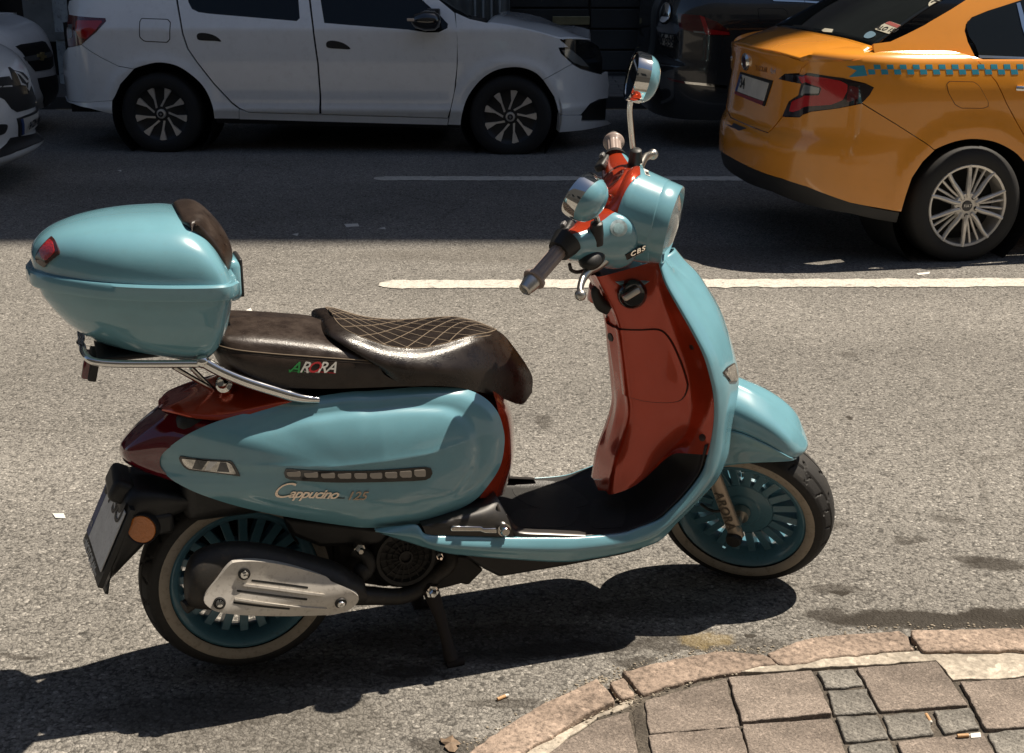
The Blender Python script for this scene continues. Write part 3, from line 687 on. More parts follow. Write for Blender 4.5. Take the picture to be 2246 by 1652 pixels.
for q, c_ in (([(790,888),(885,902),(835,972),(760,962)], (.03,.03,.03)), ([(985,912),(1035,915),(1062,990),(960,985)], (.05,.05,.055)), ([(900,906),(960,912),(900,975),(862,975)], (.75,.74,.72))):
    SIDE.patch('reflection_patch', SIDE.tr(T('B', q)), mat('lens_reflection', c_, .06, coat=1), ind, off=.0052, thick=.002, du=.05, dv=.05)  # dark and bright patches painted in as reflections of the faceted lens
def on_side(c, x, y, off):
    u, v = SIDE.inv(T(c, [(x, y)])[0]); return Vector(sideM(u, v))+SIDE.N(u, v)*off
def side_text(name, s, m_, c, x0, y0, x1, y1, size, **k):
    a, b = on_side(c, x0, y0, .001), on_side(c, x1, y1, .001); mid = on_side(c, (x0+x1)/2, (y0+y1)/2, .0012); n = SIDE.N(mid.x, mid.z); X = (b-a).normalized()
    return text(name, s, m_, sc_, mid, X, n.cross(X), size, **k)
EMB = mat('emblem_chrome', (.72,.60,.50), .18, metal=1)
side_text('script_emblem', 'C', EMB, 'B', 1385, 1150, 1545, 1150, .058, shear=.55, ext=.0012, bold=-.0004)
side_text('script_emblem', 'appucino', EMB, 'B', 1525, 1168, 1950, 1180, .0335, shear=.5, ext=.0012, bold=.0006, sp=.88)
side_text('script_emblem', '125', EMB, 'B', 2020, 1192, 2165, 1192, .030, shear=.35, ext=.0012, bold=.0005)
EB = mat('emblem_bar_black', (.02,.02,.02), .3)
SIDE.patch('emblem_bar', SIDE.tr(T('B', [(1645,1190),(1998,1206),(1998,1213),(1648,1198)])), EB, sc_, off=.0012, thick=.001, du=.05, dv=.05)
SIDE.patch('emblem_bar', SIDE.tr(T('B', [(1762,1201),(1878,1206),(1878,1211),(1762,1207)])), WHT, sc_, off=.0018, thick=.001, du=.05, dv=.05)
# ---------------------------------------------------------------- tail: red cover, tail lamp, inner body
def sym(curves, n, mm, name, mtl, split=False, **k):
    m = MB(); m.grid(sheet(curves, n, mm))
    if split: o = m.build(name, mtl, sc_, **k); both(o); return o
    m.mirror(); return m.build(name, mtl, sc_, **k)
cv0 = L('B', [(1100,160,0),(960,205,0),(800,272,0),(620,366,0),(520,425,0),(478,468,0)])
cv1 = L('B', [(1350,270,-.075),(1150,330,-.075),(900,380,-.07),(700,425,-.06),(570,452,-.045),(488,474,-.02)])
cv2 = L('B', [(1560,405,-.137),(1300,480,-.134),(1050,552,-.128),(800,545,-.105),(620,508,-.075),(505,483,-.035)])
cv3 = L('B', [(1560,425,-.13),(1300,500,-.128),(1050,570,-.122),(800,565,-.10),(620,525,-.072),(505,497,-.033)])
sym([cv0, cv1, cv2, cv3], 36, 20, 'tail_cover', RED, ang=60)
tl0 = L('B', [(478,485,0),(300,618,0),(190,735,0),(158,800,0),(166,862,0),(210,920,0),(300,975,0)])
tl1 = L('B', [(600,520,-.055),(400,660,-.05),(270,770,-.046),(228,830,-.044),(235,890,-.044),(280,945,-.046),(380,1000,-.05)])
tl2 = L('B', [(1060,560,-.118),(800,665,-.118),(610,770,-.105),(510,850,-.09),(488,925,-.08),(520,990,-.085),(640,1085,-.10)])
sym([tl0, tl1, tl2], 40, 18, 'tail_lamp', TLR, ang=60)
sym([L('B', [(478,492,0),(330,615,0),(260,720,0)]), L('B', [(600,535,-.04),(450,650,-.035),(360,735,-.03)])], 20, 6, 'brake_reflector', mat('brake_reflector', (.16,.01,.012), .3, bump=.5, bscale=200), ang=60)
m = MB(); m.box((.18, 0, .56), (.62, .20, .26)); m.build('inner_body', BLK, sc_, bevel=.03)
# front cover below the seat nose
fc = [[(1440,600,-.13),(1480,760,-.148),(1500,950,-.150),(1460,1130,-.150),(1350,1310,-.147)],
      [(1500,640,-.09),(1545,760,-.105),(1563,930,-.108),(1550,1110,-.106),(1470,1300,-.104)],
      [(1530,665,-.03),(1566,760,-.03),(1580,900,-.03),(1572,1080,-.03),(1510,1285,-.03)],
      [(1500,650,0),(1566,750,0),(1581,890,0),(1573,1080,0),(1516,1280,0)]]
sym([L('C', c) for c in fc], 26, 16, 'front_cover', RED, ang=60)
# ---------------------------------------------------------------- seat
def ring(pts, n): return spl(pts, n)
S2 = L('C', [(378,95,0),(392,122,-.04),(425,162,-.075),(482,205,-.102),(560,240,-.117),(730,300,-.126),(870,320,-.127),(1000,315,-.120),(1150,280,-.104),(1300,235,-.082),(1410,216,-.050),(1462,196,0)])
S3a = L('C', [(322,108,0),(338,148,-.05),(378,203,-.095),(458,256,-.127),(580,305,-.142),(740,360,-.15),(880,380,-.15),(1020,372,-.143),(1180,340,-.126),(1330,300,-.102),(1470,290,-.060),(1540,262,0)])
S3 = L('C', [(296,148,0),(314,190,-.055),(368,242,-.108),(475,312,-.14),(620,390,-.158),(780,450,-.165),(920,470,-.165),(1080,470,-.16),(1240,460,-.144),(1400,455,-.116),(1590,470,-.062),(1690,480,0)])
S4 = L('C', [(290,178,0),(308,212,-.06),(388,267,-.112),(520,345,-.138),(680,450,-.152),(850,563,-.158),(1000,568,-.156),(1180,575,-.150),(1350,608,-.130),(1500,650,-.095),(1630,690,-.045),(1700,610,0)])
rows = sheet([S2, S3a, S3, S4], 70, 26)
m = MB(); m.grid(rows); m.mirror()
# top dish
tp = spl(S2, 60); TR_ = []
for p in tp: TR_.append([Vector((p.x, p.y*(1-k/6), p.z+.010*(1-(1-k/6)**2)*(-p.y/.12))) for k in range(7)]+[Vector((p.x, -p.y*k/6, p.z+.010*(1-(k/6)**2)*(-p.y/.12))) for k in range(1, 7)])
m.grid(TR_)
seat = m.build('rider_seat', LEA, sc_, ang=70)
Mt = rowsM(TR_)
def seam(M_, pts, r, n=50): 
    return [Vector(M_(*p))+Vector((0,0,r*.3)) for p in pts]
m = MB()
for k in range(1, 9):
    u0 = .06+.10*k
    for sgn in (1, -1):
        pts = []
        for i in range(25):
            v = i/24; u = u0+sgn*(v-.5)*.42
            if .05 < u < .97: pts.append((u, v))
        if len(pts) > 3: m.tube(seam(Mt, pts, .0009), .0009, 5)
for off in (.0, .010):
    ed = [p+Vector((0,-off*.6 if p.y < -.01 else 0,-off*.55+.0004)) for p in spl(S2, 90)]; m.tube(ed, .0011, 5); m.tube([Vector((p.x,-p.y,p.z)) for p in ed], .0011, 5)
tag(m.build('stitching', THR, seat, merge=False), kind='stuff')
# passenger seat
P0 = L('C', [(-385,215,0),(-378,165,0),(-345,128,0),(-200,112,0),(0,114,0),(150,120,0),(300,130,0),(440,165,0)])
P1 = L('C', [(-400,240,0),(-394,240,-.045),(-350,228,-.09),(-215,232,-.105),(0,247,-.11),(180,263,-.113),(350,281,-.115),(540,318,-.118)])
P2 = L('C', [(-410,262,0),(-404,286,-.062),(-362,302,-.108),(-233,330,-.13),(0,354,-.137),(180,368,-.142),(400,384,-.147),(680,404,-.15)])
P3 = L('C', [(-418,292,0),(-410,318,-.06),(-360,372,-.112),(-230,422,-.138),(0,452,-.145),(180,471,-.15),(420,481,-.153),(720,492,-.156)])
P4 = L('C', [(-420,318,0),(-410,348,-.055),(-347,450,-.105),(-226,512,-.128),(17,576,-.14),(180,584,-.143),(420,586,-.146),(880,570,-.15)])
m = MB(); m.grid(sheet([P0, P1, P2, P3, P4], 50, 30)); m.mirror()
pseat = m.build('passenger_seat', LEA2, sc_, ang=70)
m = MB()
for dz in (0, .006):
    ed = [p+Vector((0,-.002,-dz)) for p in spl(P2, 70)]; m.tube(ed, .0012, 5)
tag(m.build('stitching', THR, pseat, merge=False), kind='stuff')
PS_ = Surf(rowsM(sheet([P2, P3, P4], 60, 20)), (0,1), (0,1), SF, n=(40,60), e=.01)
if PS_.N(.4, .5).y > 0: PS_.flip = -1
GRN = mat('green_thread', (.02,.22,.05), .6); RTH = mat('red_thread', (.42,.02,.025), .6); WTH = mat('white_thread', (.6,.58,.53), .6)
def emb(ch, x, mtl):
    u, v = PS_.inv(T('C', [(x, 448)])[0]); n = PS_.N(u, v); P = Vector(PS_.M(u, v))+n*.0012
    a = Vector(PS_.M(u, min(1, v+.02)))-Vector(PS_.M(u, v-.02)); text('embroidery', ch, mtl, pseat, P, a, n.cross(a), .034, ext=.0008, shear=.45, bold=.0003)
for ch, x, mtl in (('A',128,GRN),('R',192,WTH),('O',250,RTH),('R',308,WTH),('A',368,WTH)): emb(ch, x, mtl)
for x0, x1, mtl in ((90,188,GRN),(192,292,WTH),(296,398,RTH)):
    y0 = 462+(x0-90)*.04; y1 = 462+(x1-90)*.04
    PS_.patch('embroidery_bar', PS_.tr(T('C', [(x0,y0),(x1,y1+4),(x1,y1+12),(x0+3,y0+8)])), mtl, pseat, off=.0015, thick=.001, du=.2, dv=.2)
# ---------------------------------------------------------------- leg shield
GI = L('G', [(640,40,-.065),(655,90,-.08),(690,200,-.105),(760,330,-.135),(850,490,-.165),(920,630,-.185),(965,780,-.193),(985,900,-.195),(985,1020,-.195),(970,1130,-.195),(945,1235,-.195)])
GI2 = L('H', [(600,610,-.195),(560,720,-.195),(440,880,-.195),(330,990,-.194),(250,1058,-.193),(100,1118,-.192)])+L('E', [(2200,435,-.191),(1900,460,-.19),(1700,463,-.19),(1350,463,-.189),(1000,455,-.188),(760,442,-.186)])
GS = L('G', [(690,35,-.03),(760,110,-.04),(850,190,-.055),(930,290,-.075),(1010,410,-.095),(1060,520,-.11),(1100,640,-.118),(1125,740,-.122),(1133,820,-.125),(1120,920,-.13),(1090,1080,-.14)])+L('H', [(765,560,-.15),(735,655,-.16),(680,770,-.17),(600,865,-.178),(480,992,-.185),(380,1092,-.187),(290,1190,-.187),(200,1245,-.187),(0,1305,-.187)])+L('E', [(2000,628,-.187),(1800,652,-.187),(1500,640,-.187),(1050,604,-.185),(860,575,-.182),(600,497,-.178),(420,440,-.172),(368,402,-.168)])
GIA = GI+GI2[1:]+L('E', [(690,372,-.183),(540,380,-.177),(370,399,-.17)])
def samp(c, n): return spl(c, n)
def resample_pair(A, B, n): return spl(A, n), spl(B, n)
NA, NB = 120, 120
A_ = spl(GIA, 160); B_ = spl(GS, 160)
rows = []
for a, b in zip(A_, B_):
    r = []
    mid = a.lerp(b, .42); bul = .012
    n = Vector((b.z-a.z, 0, -(b.x-a.x)))
    out = Vector((0, -1, 0))
    ctrl = [a, a+Vector((0,-.006,0))+(b-a)*.06, mid+out*(bul+.004), a.lerp(b, .75)+out*(bul*.6), b]
    rows.append(spl(ctrl, 14))
m = MB(); m.grid(rows)
# front face continues round the nose to the centre line
nose = [[b, b+Vector((.020, -b.y*.30, .004)), b+Vector((.034, -b.y*.65, .008)), Vector((b.x+.040, 0, b.z+.010))] for b in B_[:86]]
m.grid([spl(c, 8) for c in nose])
m.mirror()
shield = m.build('leg_shield', SKY, sc_, ang=50, solid=.004)
# inner red lining with the steering column bulge
ED = L('G', [(300,160,-.045),(370,300,-.05),(415,400,-.054),(440,500,-.056),(465,700,-.058),(484,880,-.060),(490,1000,-.062),(455,1150,-.064),(405,1300,-.066),(372,1470,-.066)])
EB0 = L('G', [(262,150,.04),(300,300,.045),(330,400,.048),(345,520,.05),(385,740,.052),(395,800,.053),(375,890,.055),(348,1010,.056),(312,1190,.058),(266,1420,.06)])
BT = L('G', [(395,1482,-.075)])
BQ = L('G', [(535,1400,-.090),(705,1236,-.130)])
ED_, EB_, I_ = spl(ED, 60), spl(EB0, 60), spl(GI, 60)
rows = []
for k, (e0, eb, ii) in enumerate(zip(ED_, EB_, I_)):
    q = k/59
    zb = e0.z
    # where the lining ends at the bottom the edge sweeps up from the column foot to the rim
    mid1 = Vector((lerp(e0.x, ii.x, .50), lerp(e0.y, ii.y, .17), lerp(e0.z, ii.z, .30)))
    mid2 = Vector((lerp(e0.x, ii.x, .88), lerp(e0.y, ii.y, .48), lerp(e0.z, ii.z, .62)))
    wq = max(0, (q-.55)/.45)**1.6; mid1 = mid1.lerp(BQ[0], wq); mid2 = mid2.lerp(BQ[1], wq)
    cen = Vector(((e0.x+eb.x)/2-.012, 0, (e0.z+eb.z)/2))
    ii2 = ii+Vector((.004, .004, 0))
    rows.append(spl([cen, Vector((e0.x-.006, e0.y*.6, e0.z)), e0, mid1, mid2, ii2], 30))
m = MB(); m.grid(rows); m.mirror()
lining = m.build('shield_lining', RED, sc_, ang=60)
LIN = Surf(rowsM(rows), (0,1), (0,1), SF, n=(60,40), e=.012)
if LIN.Nw(.5, .5).dot(CAMP-LIN.W(.5, .5)) < 0: LIN.flip = -1; LIN = Surf(rowsM(rows), (0,1), (0,1), SF, flip=-1, n=(60,40), e=.012)
glv = [(332,405),(345,432),(385,460),(440,478),(540,482),(640,478),(690,500),(735,560),(785,670),(820,775),(826,825),(800,885),(755,908),(650,912),(540,898),(450,866),(405,825),(385,720),(350,560)]
gx, gy = 590, 690
LIN.patch('lid_groove', LIN.tr([tuple(p) for p in spl(T('G', [(gx+(x-gx)*1.022, gy+(y-gy)*1.024) for x, y in glv]), 70, closed=True)]), mat('groove_dark', (.03,.004,.002), .5), sc_, off=.0022, thick=.004, du=.025, dv=.04)
lid = LIN.patch('glovebox_lid', LIN.tr([tuple(p) for p in spl(T('G', glv), 70, closed=True)]), RED, sc_, off=.006, thick=.012, du=.025, dv=.04)
def on(Sf, c, x, y, off=0):
    u, v = Sf.inv(T(c, [(x, y)])[0]); return Vector(Sf.M(u, v))+Sf.N(u, v)*off, Sf.N(u, v)
def disc(Sf, c, x, y, r, name, mtl, h=.006, par=None, off=0, prof=None):
    P, n = on(Sf, c, x, y, off); m = MB(); m.lathe(prof or [(0,h),(r*.85,h),(r,h*.6),(r,-.004)], P, n, 24); return m.build(name, mtl, par or sc_)
disc(LIN, 'G', 376, 520, .012, 'lid_lock', BLK, .008)
disc(LIN, 'G', 850, 585, .007, 'screw_hole', mat('dark_hole', (.03,.006,.004), .4), .001); disc(LIN, 'G', 915, 1128, .009, 'screw_hole', bpy.data.materials['dark_hole'], .001)
ig = disc(LIN, 'G', 492, 262, .036, 'ignition_switch', mat('gloss_black3', (.01,.01,.01), .12, coat=1), .022, prof=[(0,.020),(.026,.022),(.034,.016),(.037,.004),(.037,-.02)])
P, n = on(LIN, 'G', 466, 252, .024); m = MB(); Rq = n.to_track_quat('Z', 'Y').to_matrix() @ Matrix.Rotation(.5, 3, 'Z'); m.box(P+n*.006, (.044,.016,.022), Rq); m.build('ignition_knob', ALU, ig, bevel=.005)
hk = spl(L('G', [(352,345,-.02),(310,330,-.02),(285,290,-.02),(272,250,-.02),(285,230,-.02)]), 16); m = MB(); m.tube(hk, [.014-.007*k/15 for k in range(16)], 10, flat=1.4); m.build('bag_hook', BLK, sc_)
PAD = mat('mat_pad_rubber', (.026,.026,.025), .45, bump=.9, bscale=260, dirt=.4, dirtc=(.06,.056,.048))
# floor: follows the rim line across the whole width
fl = spl(GI+GI2, 140)[52:]
rows = []
for p in fl:
    rows.append([Vector((p.x-.004, lerp(p.y+.004, -p.y-.004, k/20), p.z-.003-.006*math.sin(PI*k/20)-(.012 if 0 < k < 20 else 0))) for k in range(21)])
m = MB(); m.grid(rows); floor = m.build('floor_mat', RUB, sc_, ang=60, solid=.004)
FLO = Surf(rowsM(rows), (0,1), (0,1), SF, n=(60,40), e=.02)
if FLO.Nw(.6, .4).z < 0: FLO = Surf(rowsM(rows), (0,1), (0,1), SF, flip=-1, n=(60,40), e=.02)
for pts in ([(1390,385),(1420,280),(1600,265),(1780,262),(1900,262),(1890,330),(1830,390),(1700,410),(1500,405)], [(1995,400),(1985,280),(2020,190),(2160,180),(2240,200),(2240,380),(2150,410)], [(1480,215),(1400,120),(1480,60),(1640,50),(1800,80),(1975,215),(1850,262),(1640,268)]):
    FLO.patch('mat_pad', FLO.tr([tuple(p) for p in spl(T('E', pts), 40, closed=True)]), PAD, floor, off=.005, thick=.006, du=.06, dv=.06)
# black trim with the folded passenger footrest, under-belly
def prism(name, c, pts, t, th, mtl, bev=.006, par=None):
    P = L(c, [(x, y, t) for x, y in pts]); n = len(P); m = MB()
    m.add(P+[p+Vector((0, th, 0)) for p in P], [tuple(range(n)), tuple(range(2*n-1, n-1, -1))]+[(i, (i+1) % n, n+(i+1) % n, n+i) for i in range(n)])
    return m.build(name, mtl, par or sc_, bevel=bev)
tr0 = L('E', [(720,372,-.180),(880,340,-.180),(1060,290,-.176),(1200,240,-.168),(1290,165,-.15)])
tr1 = L('E', [(735,395,-.187),(900,385,-.188),(1080,362,-.19),(1250,352,-.19),(1380,350,-.186)])
tr2 = L('E', [(755,438,-.187),(900,452,-.188),(1100,458,-.189),(1280,460,-.189),(1420,460,-.189)])
sym([[p+Vector((0,.05,.004)) for p in tr0], tr0, tr1, [p+Vector((0,.0,-.004)) for p in tr2]], 24, 14, 'footrest_trim', mat('satin_black_trim', (.028,.026,.024), .35, dirt=.3), ang=35, split=True)
t2 = L('E', [(1290,225,-.172),(1340,300,-.175),(1385,365,-.178),(1450,425,-.186),(1700,440,-.188),(1950,452,-.19)])
t3 = [p+Vector((0,-.004,-.012)) for p in t2]; sym([[p+Vector((.01,.02,0)) for p in t2], t2, t3], 24, 8, 'floor_edge', mat('satin_black_edge', (.035,.032,.03), .32), ang=35, split=True)
prism('passenger_footrest', 'E', [(942,400),(960,385),(1170,388),(1190,402),(1285,400),(1290,440),(1200,438),(1165,425),(945,425)], -.197, .016, CHR, .003)
P = L('E', [(1342,412,-.20)])[0]; m = MB(); m.lathe([(0,-.014),(.009,-.014),(.0125,-.009),(.0125,0),(.016,.0),(.016,.02)], P, (0,1,0), 20); m.build('footrest_bolt', CHR, sc_)
prism('belly_pan', 'E', [(1050,615),(1200,715),(1310,772),(1560,730),(1840,682),(2246,602),(2400,560),(2300,500),(1100,500)], -.13, .26, BLK, .01)
prism('belly_bracket', 'E', [(700,800),(950,600),(1080,610),(1190,715),(1075,830),(1020,818),(900,850),(760,880)], -.08, .14, ENG, .006)
# ---------------------------------------------------------------- handlebar cover (steered)
def sect(sc, zc, a, b, ex=2.4, n=36):
    out = []
    for k in range(n):
        q = 2*PI*k/n; c_, s_ = math.cos(q), math.sin(q)
        out.append((sc+a*math.copysign(abs(c_)**(2/ex), c_), zc+b*math.copysign(abs(s_)**(2/ex), s_)))
    return out
AX = [0,.05,.10,.13,.16,.19,.21,.222]
ASC = [-.395,-.393,-.385,-.398,-.42,-.438,-.447,-.450]; AZC = [.790,.792,.797,.803,.811,.822,.829,.831]; AA = [.078,.078,.077,.064,.050,.040,.032,.016]; AB = [.062,.066,.076,.064,.050,.040,.033,.018]
rows = []
for k in range(61):
    t = -.222+.444*k/60; q = abs(t); f_ = lambda Y: sm(q, AX, Y)
    rows.append([Vector((x, t, z)) for x, z in sect(f_(ASC), f_(AZC), f_(AA), f_(AB))])
def seam_s(t): return -.335-.20*abs(t)-1.4*t*t
def arc_split(rows, name_f, name_b):
    F_, B_2 = [], []
    for r in rows:
        n = len(r); sv = seam_s(r[0].y); xs = [p.x for p in r]
        if min(xs) > sv-.004 or max(xs) < sv+.004: sv = (min(xs)+max(xs))/2
        cr_ = []
        for i in range(n):
            a, b = r[i], r[(i+1) % n]
            if (a.x-sv)*(b.x-sv) < 0: cr_.append((i, a.lerp(b, (sv-a.x)/(b.x-a.x))))
        (i0, p0), (i1, p1) = cr_[0], cr_[1]            # first crossing leaves the front arc
        back = [p0]+[r[k] for k in range(i0+1, i1+1)]+[p1]
        frnt = [p1]+[r[k % n] for k in range(i1+1, i0+1+n)]+[p0]
        F_.append(spl(frnt, 30)); B_2.append(spl(back, 30))
    for g_, nmx, mtl in ((F_, name_f, SKY), (B_2, name_b, RED)):
        m = MB(); m.grid(g_)
        for q in (g_[0], g_[-1]): m.add(q, [tuple(range(len(q)))])
        m.xf(st); out.append(m.build(nmx, mtl, sc_, ang=45))
out = []
arc_split(rows, 'handlebar_cover_front', 'handlebar_cover_rear'); armf, armb = out
def halves(rows, seam_f, sl_, name_f, name_b):
    bm = bmesh.new(); n = len(rows[0]); V = [[bm.verts.new(p) for p in r] for r in rows]
    for i in range(len(rows)-1):
        for j in range(n): bm.faces.new((V[i][j], V[i][(j+1) % n], V[i+1][(j+1) % n], V[i+1][j]))
    bm.faces.new(V[-1])
    bmesh.ops.recalc_face_normals(bm, faces=bm.faces[:])
    res = []
    for keep, nmx, mtl in ((1, name_f, SKY), (-1, name_b, RED)):
        b2 = bm.copy()
        for sg in (1, -1):
            g_ = [f for f in b2.faces if f.calc_center_median().y*sg > -.002]
            geo = list({v for f in g_ for v in f.verts})+list({e for f in g_ for e in f.edges})+g_
            bmesh.ops.bisect_plane(b2, geom=geo, plane_co=(seam_f, 0, 0), plane_no=Vector((1, sg*sl_, 0)).normalized(), dist=1e-6)
        dele = [f for f in b2.faces if ((f.calc_center_median().x-seam_f+abs(f.calc_center_median().y)*sl_)*keep) < 0]
        bmesh.ops.delete(b2, geom=dele, context='FACES')
        me = bpy.data.meshes.new(nmx); b2.to_mesh(me); b2.free(); me.materials.append(mtl)
        for v in me.vertices: v.co = st(v.co)
        res.append(fin(nmx, me, sc_, 40, solid=.003))
    bm.free(); return res
BX = [-.276,-.30,-.335,-.357,-.375,-.40,-.43,-.455,-.472,-.478]; BT_ = [.9075,.914,.924,.930,.915,.884,.854,.828,.80,.785]; BB_ = [.7125,.71,.708,.706,.705,.705,.71,.72,.735,.755]; BR = [.0975,.100,.103,.104,.103,.10,.092,.08,.06,.03]
rows = []
for k in range(61):
    s_ = lerp(-.276, -.478, k/60); f_ = lambda Y: sm(-s_, [-x for x in BX], Y); tz, bz_ = f_(BT_), f_(BB_)
    rows.append([Vector((s_-.012*(tz-z)/.2*max(0, (s_+.33)/.06) if s_ > -.33 else s_, y, z)) for y, z in sect(0, (tz+bz_)/2, f_(BR), (tz-bz_)/2, 2.15, 56)])
hb = halves(rows, -.336, .28, 'head_shell_front', 'head_shell_rear')
# headlamp bezel, reflector, lens
BC, BAX = Vector((-.287,0,.810)), Vector((1,0,-.10))
m = MB(); m.lathe([(.0960,-.004),(.0985,-.002),(.0990,.002),(.0980,.010),(.0935,.036),(.0915,.038),(.088,.034),(.082,.012),(.080,.0)], BC, BAX, 56); bz = m.xf(st).build('headlamp_bezel', SKY, sc_)
m = MB(); m.lathe([(.080,.002),(.06,-.02),(.02,-.045),(0,-.05)], BC, BAX, 40); m.xf(st).build('reflector', CHR, bz)
m = MB(); m.lathe([(.083,.018),(.070,.034),(.04,.046),(0,.050)], BC, BAX, 40); m.xf(st).build('lens', GLS, bz, solid=.003)
# dial
dc = L('F', [(918,505,0)], HF)[0]; dn = Vector((-.72, 0, .69)).normalized(); Rd = dn.to_track_quat('Z', 'Y').to_matrix()
def oval(prof, ax, bx, n=40):
    rows = []
    for k in range(n):
        a = 2*PI*k/n; rows.append([dc+Rd @ Vector((math.cos(a)*(ax+r), math.sin(a)*(bx+r), h_)) for r, h_ in prof])
    return rows
dxx = Rd @ Vector((1,0,0)); sw = abs(dxx.y) > .5; da, db = (.050,.034) if sw else (.034,.050)
m = MB(); m.grid(oval([(.020,-.020),(.018,-.002),(.013,.005),(.006,.006),(.0,.002),(-.002,-.003)], da, db), cv=True); m.xf(st).build('dial_hood', RED, sc_, ang=60)
m = MB(); r_ = oval([(-.002,-.002)], da, db); m.add([q[0] for q in r_], [tuple(range(len(r_)))]); m.xf(st).build('dial_glass', mat('dial_glass', (.035,.03,.022), .1, coat=1, var=.4, vscale=30), sc_)
# neck between head and column
m = MB(); m.tube([L('F', [(1050,1150,0)], HF)[0], L('F', [(1035,1262,0)], HF)[0]], [.085,.070], 40); m.xf(lambda p: st(p)); m.build('neck_cover', SKY, sc_)
m = MB(); m.tube([L('F', [(1035,1255,0)], HF)[0], L('F', [(1015,1330,0)], HF)[0]], [.060,.066], 32); m.xf(st).build('steering_head', BLK, sc_)
m = MB(); m.tube([L('F', [(1015,1290,.0)], HF)[0]+Vector((-.02,0,0)), L('F', [(1010,1360,0)], HF)[0]+Vector((-.012,0,0))], [.066,.078], 32); m.xf(st).build('column_collar', RED, sc_)
# grips, bar ends, levers, switches, mirrors
GRP = mat('brown_grip', (.31,.245,.215), .38, bump=.1, bscale=300); 
for sg in (-1, 1):
    a = Vector((-.452, .214*sg, .834)); b = Vector((-.488, .328*sg, .800 if sg < 0 else .826)); d = (b-a).normalized(); x = d.orthogonal().normalized(); y = d.cross(x)
    rows = []
    for q, rr in ((0,.016),(.03,.0185),(.80,.0185),(.86,.0195),(.90,.026),(.945,.0275),(.97,.026),(.975,.018)):
        rows.append([a.lerp(b, q)+(x*math.cos(k*PI/32)+y*math.sin(k*PI/32))*(rr-(.0022*max(0, math.cos(k*PI/32*8)) if .02 < q < .85 else 0)) for k in range(64)])
    m = MB(); m.grid(rows, cu=True, cap1=True, cap0=True); m.xf(st).build('grip', GRP, sc_, ang=50)
    m = MB(); m.lathe([(.020,0),(.0205,.008),(.0165,.026),(.0155,.033),(.011,.036),(.010,.033),(0,.033)], a.lerp(b, .97), d, 24); m.xf(st).build('bar_end', ALU, sc_)
    m = MB(); m.tube([a-d*.015, a+d*.02], [.036,.027], 24); m.xf(st).build('switch_housing', BLK, sc_)
lv = spl(L('F', [(870,1110,-.14),(810,1160,-.165),(745,1195,-.19),(690,1262,-.22),(662,1345,-.25),(664,1405,-.268)], HF), 26)
m = MB(); m.tube(lv, [.011-.004*k/25 for k in range(26)], 12, flat=1.3); m.xf(st); lev = m.build('brake_lever', ALU, sc_)
m = MB(); m.ball(lv[-1], .0135, 12); m.xf(st).build('lever_ball', ALU, lev)
lv = spl(L('F', [(1150,360,.15),(1180,300,.19),(1205,265,.22),(1262,243,.27)], HF), 20)
m = MB(); m.tube(lv, [.010-.003*k/19 for k in range(20)], 12, flat=1.3); m.xf(st); lev = m.build('brake_lever', ALU, sc_)
m = MB(); m.ball(lv[-1], .0135, 12); m.xf(st).build('lever_ball', ALU, lev)
hz = spl(L('F', [(575,1150,-.17),(585,1195,-.165),(625,1215,-.15),(670,1210,-.13),(760,1190,-.10),(850,1250,-.04)], HF), 24); m = MB(); m.tube(hz, .0045, 8); m.xf(st).build('brake_hose', BLK, sc_)
p = L('F', [(800,1110,-.165)], HF)[0]; m = MB(); m.ball(p+Vector((-.012,.0,.005)), .03, 10, (1.0,1.6,.8)); m.xf(st).build('lever_recess', BLK, sc_)
for c_, x, y, t in (('F',535,880,-.185),('F',855,305,.175)):
    p = L(c_, [(x, y, t)], HF)[0]; m = MB(); Rb = Matrix.Rotation(-.6, 3, 'Y'); m.box(p, (.028,.075,.020), Rb); sw_ = m.xf(st).build('switch_block', BLK, sc_, bevel=.007)
    m = MB(); m.box(p+Rb @ Vector((0,.012,.013)), (.012,.018,.010), Rb); m.xf(st).build('switch_button', mat('button_grey', (.15,.15,.15), .4) if t < 0 else bpy.data.materials['button_grey'], sw_, bevel=.003)
def mirror(base, path, cen, nw, r, lab):
    m = MB(); m.lathe([(.019,-.022),(.0195,-.018),(.014,.03),(.010,.033),(0,.033)], base, (0,0,1), 20); m.xf(st).build('mirror_base', BLK, sc_)
    m = MB(); m.tube(spl(path, 24), .0068, 14); m.xf(st); stem = m.build('mirror_stem', CHR, sc_)
    n = (Rhf.transposed() @ Vector(nw)).normalized()     # glass normal given in world axes
    up = Vector((0,0,1)); x = up.cross(n).normalized(); y = n.cross(x)
    def lat(prof, wsc=1.08, n_=44):
        rows = []
        for k in range(n_):
            a = 2*PI*k/n_; dd = x*math.cos(a)*wsc+y*math.sin(a)
            rows.append([cen+dd*q+n*o for q, o in prof])
        return rows
    m = MB(); m.grid(lat([(0,-.056),(r*.35,-.054),(r*.62,-.049),(r*.84,-.040),(r*.96,-.029),(r*1.0,-.021)]), cv=True); m.xf(st); sh = m.build('mirror_shell', SKY, sc_, ang=60); tag(sh, lab)
    m = MB(); m.grid(lat([(r*.985,-.0215),(r*1.02,-.021),(r*1.035,.004),(r*1.0,.012),(r*.95,.012)]), cv=True); m.xf(st).build('chrome_rim', CHR, sh, ang=60)
    m = MB(); m.grid(lat([(r*.955,.009),(0,.010)]), cv=True); m.xf(st).build('mirror_glass', MIR, sh, ang=60)
nb_ = L('F', [(795,905,-.158)], HF)[0]
mirror(nb_, [nb_+Vector((0,0,.03))]+L('F', [(800,805,-.158),(795,765,-.165),(768,728,-.175),(720,690,-.18)], HF), L('F', [(672,582,-.19)], HF)[0], (-.80,.46,.46), .0515, 'near mirror with blue shell low over the grip')
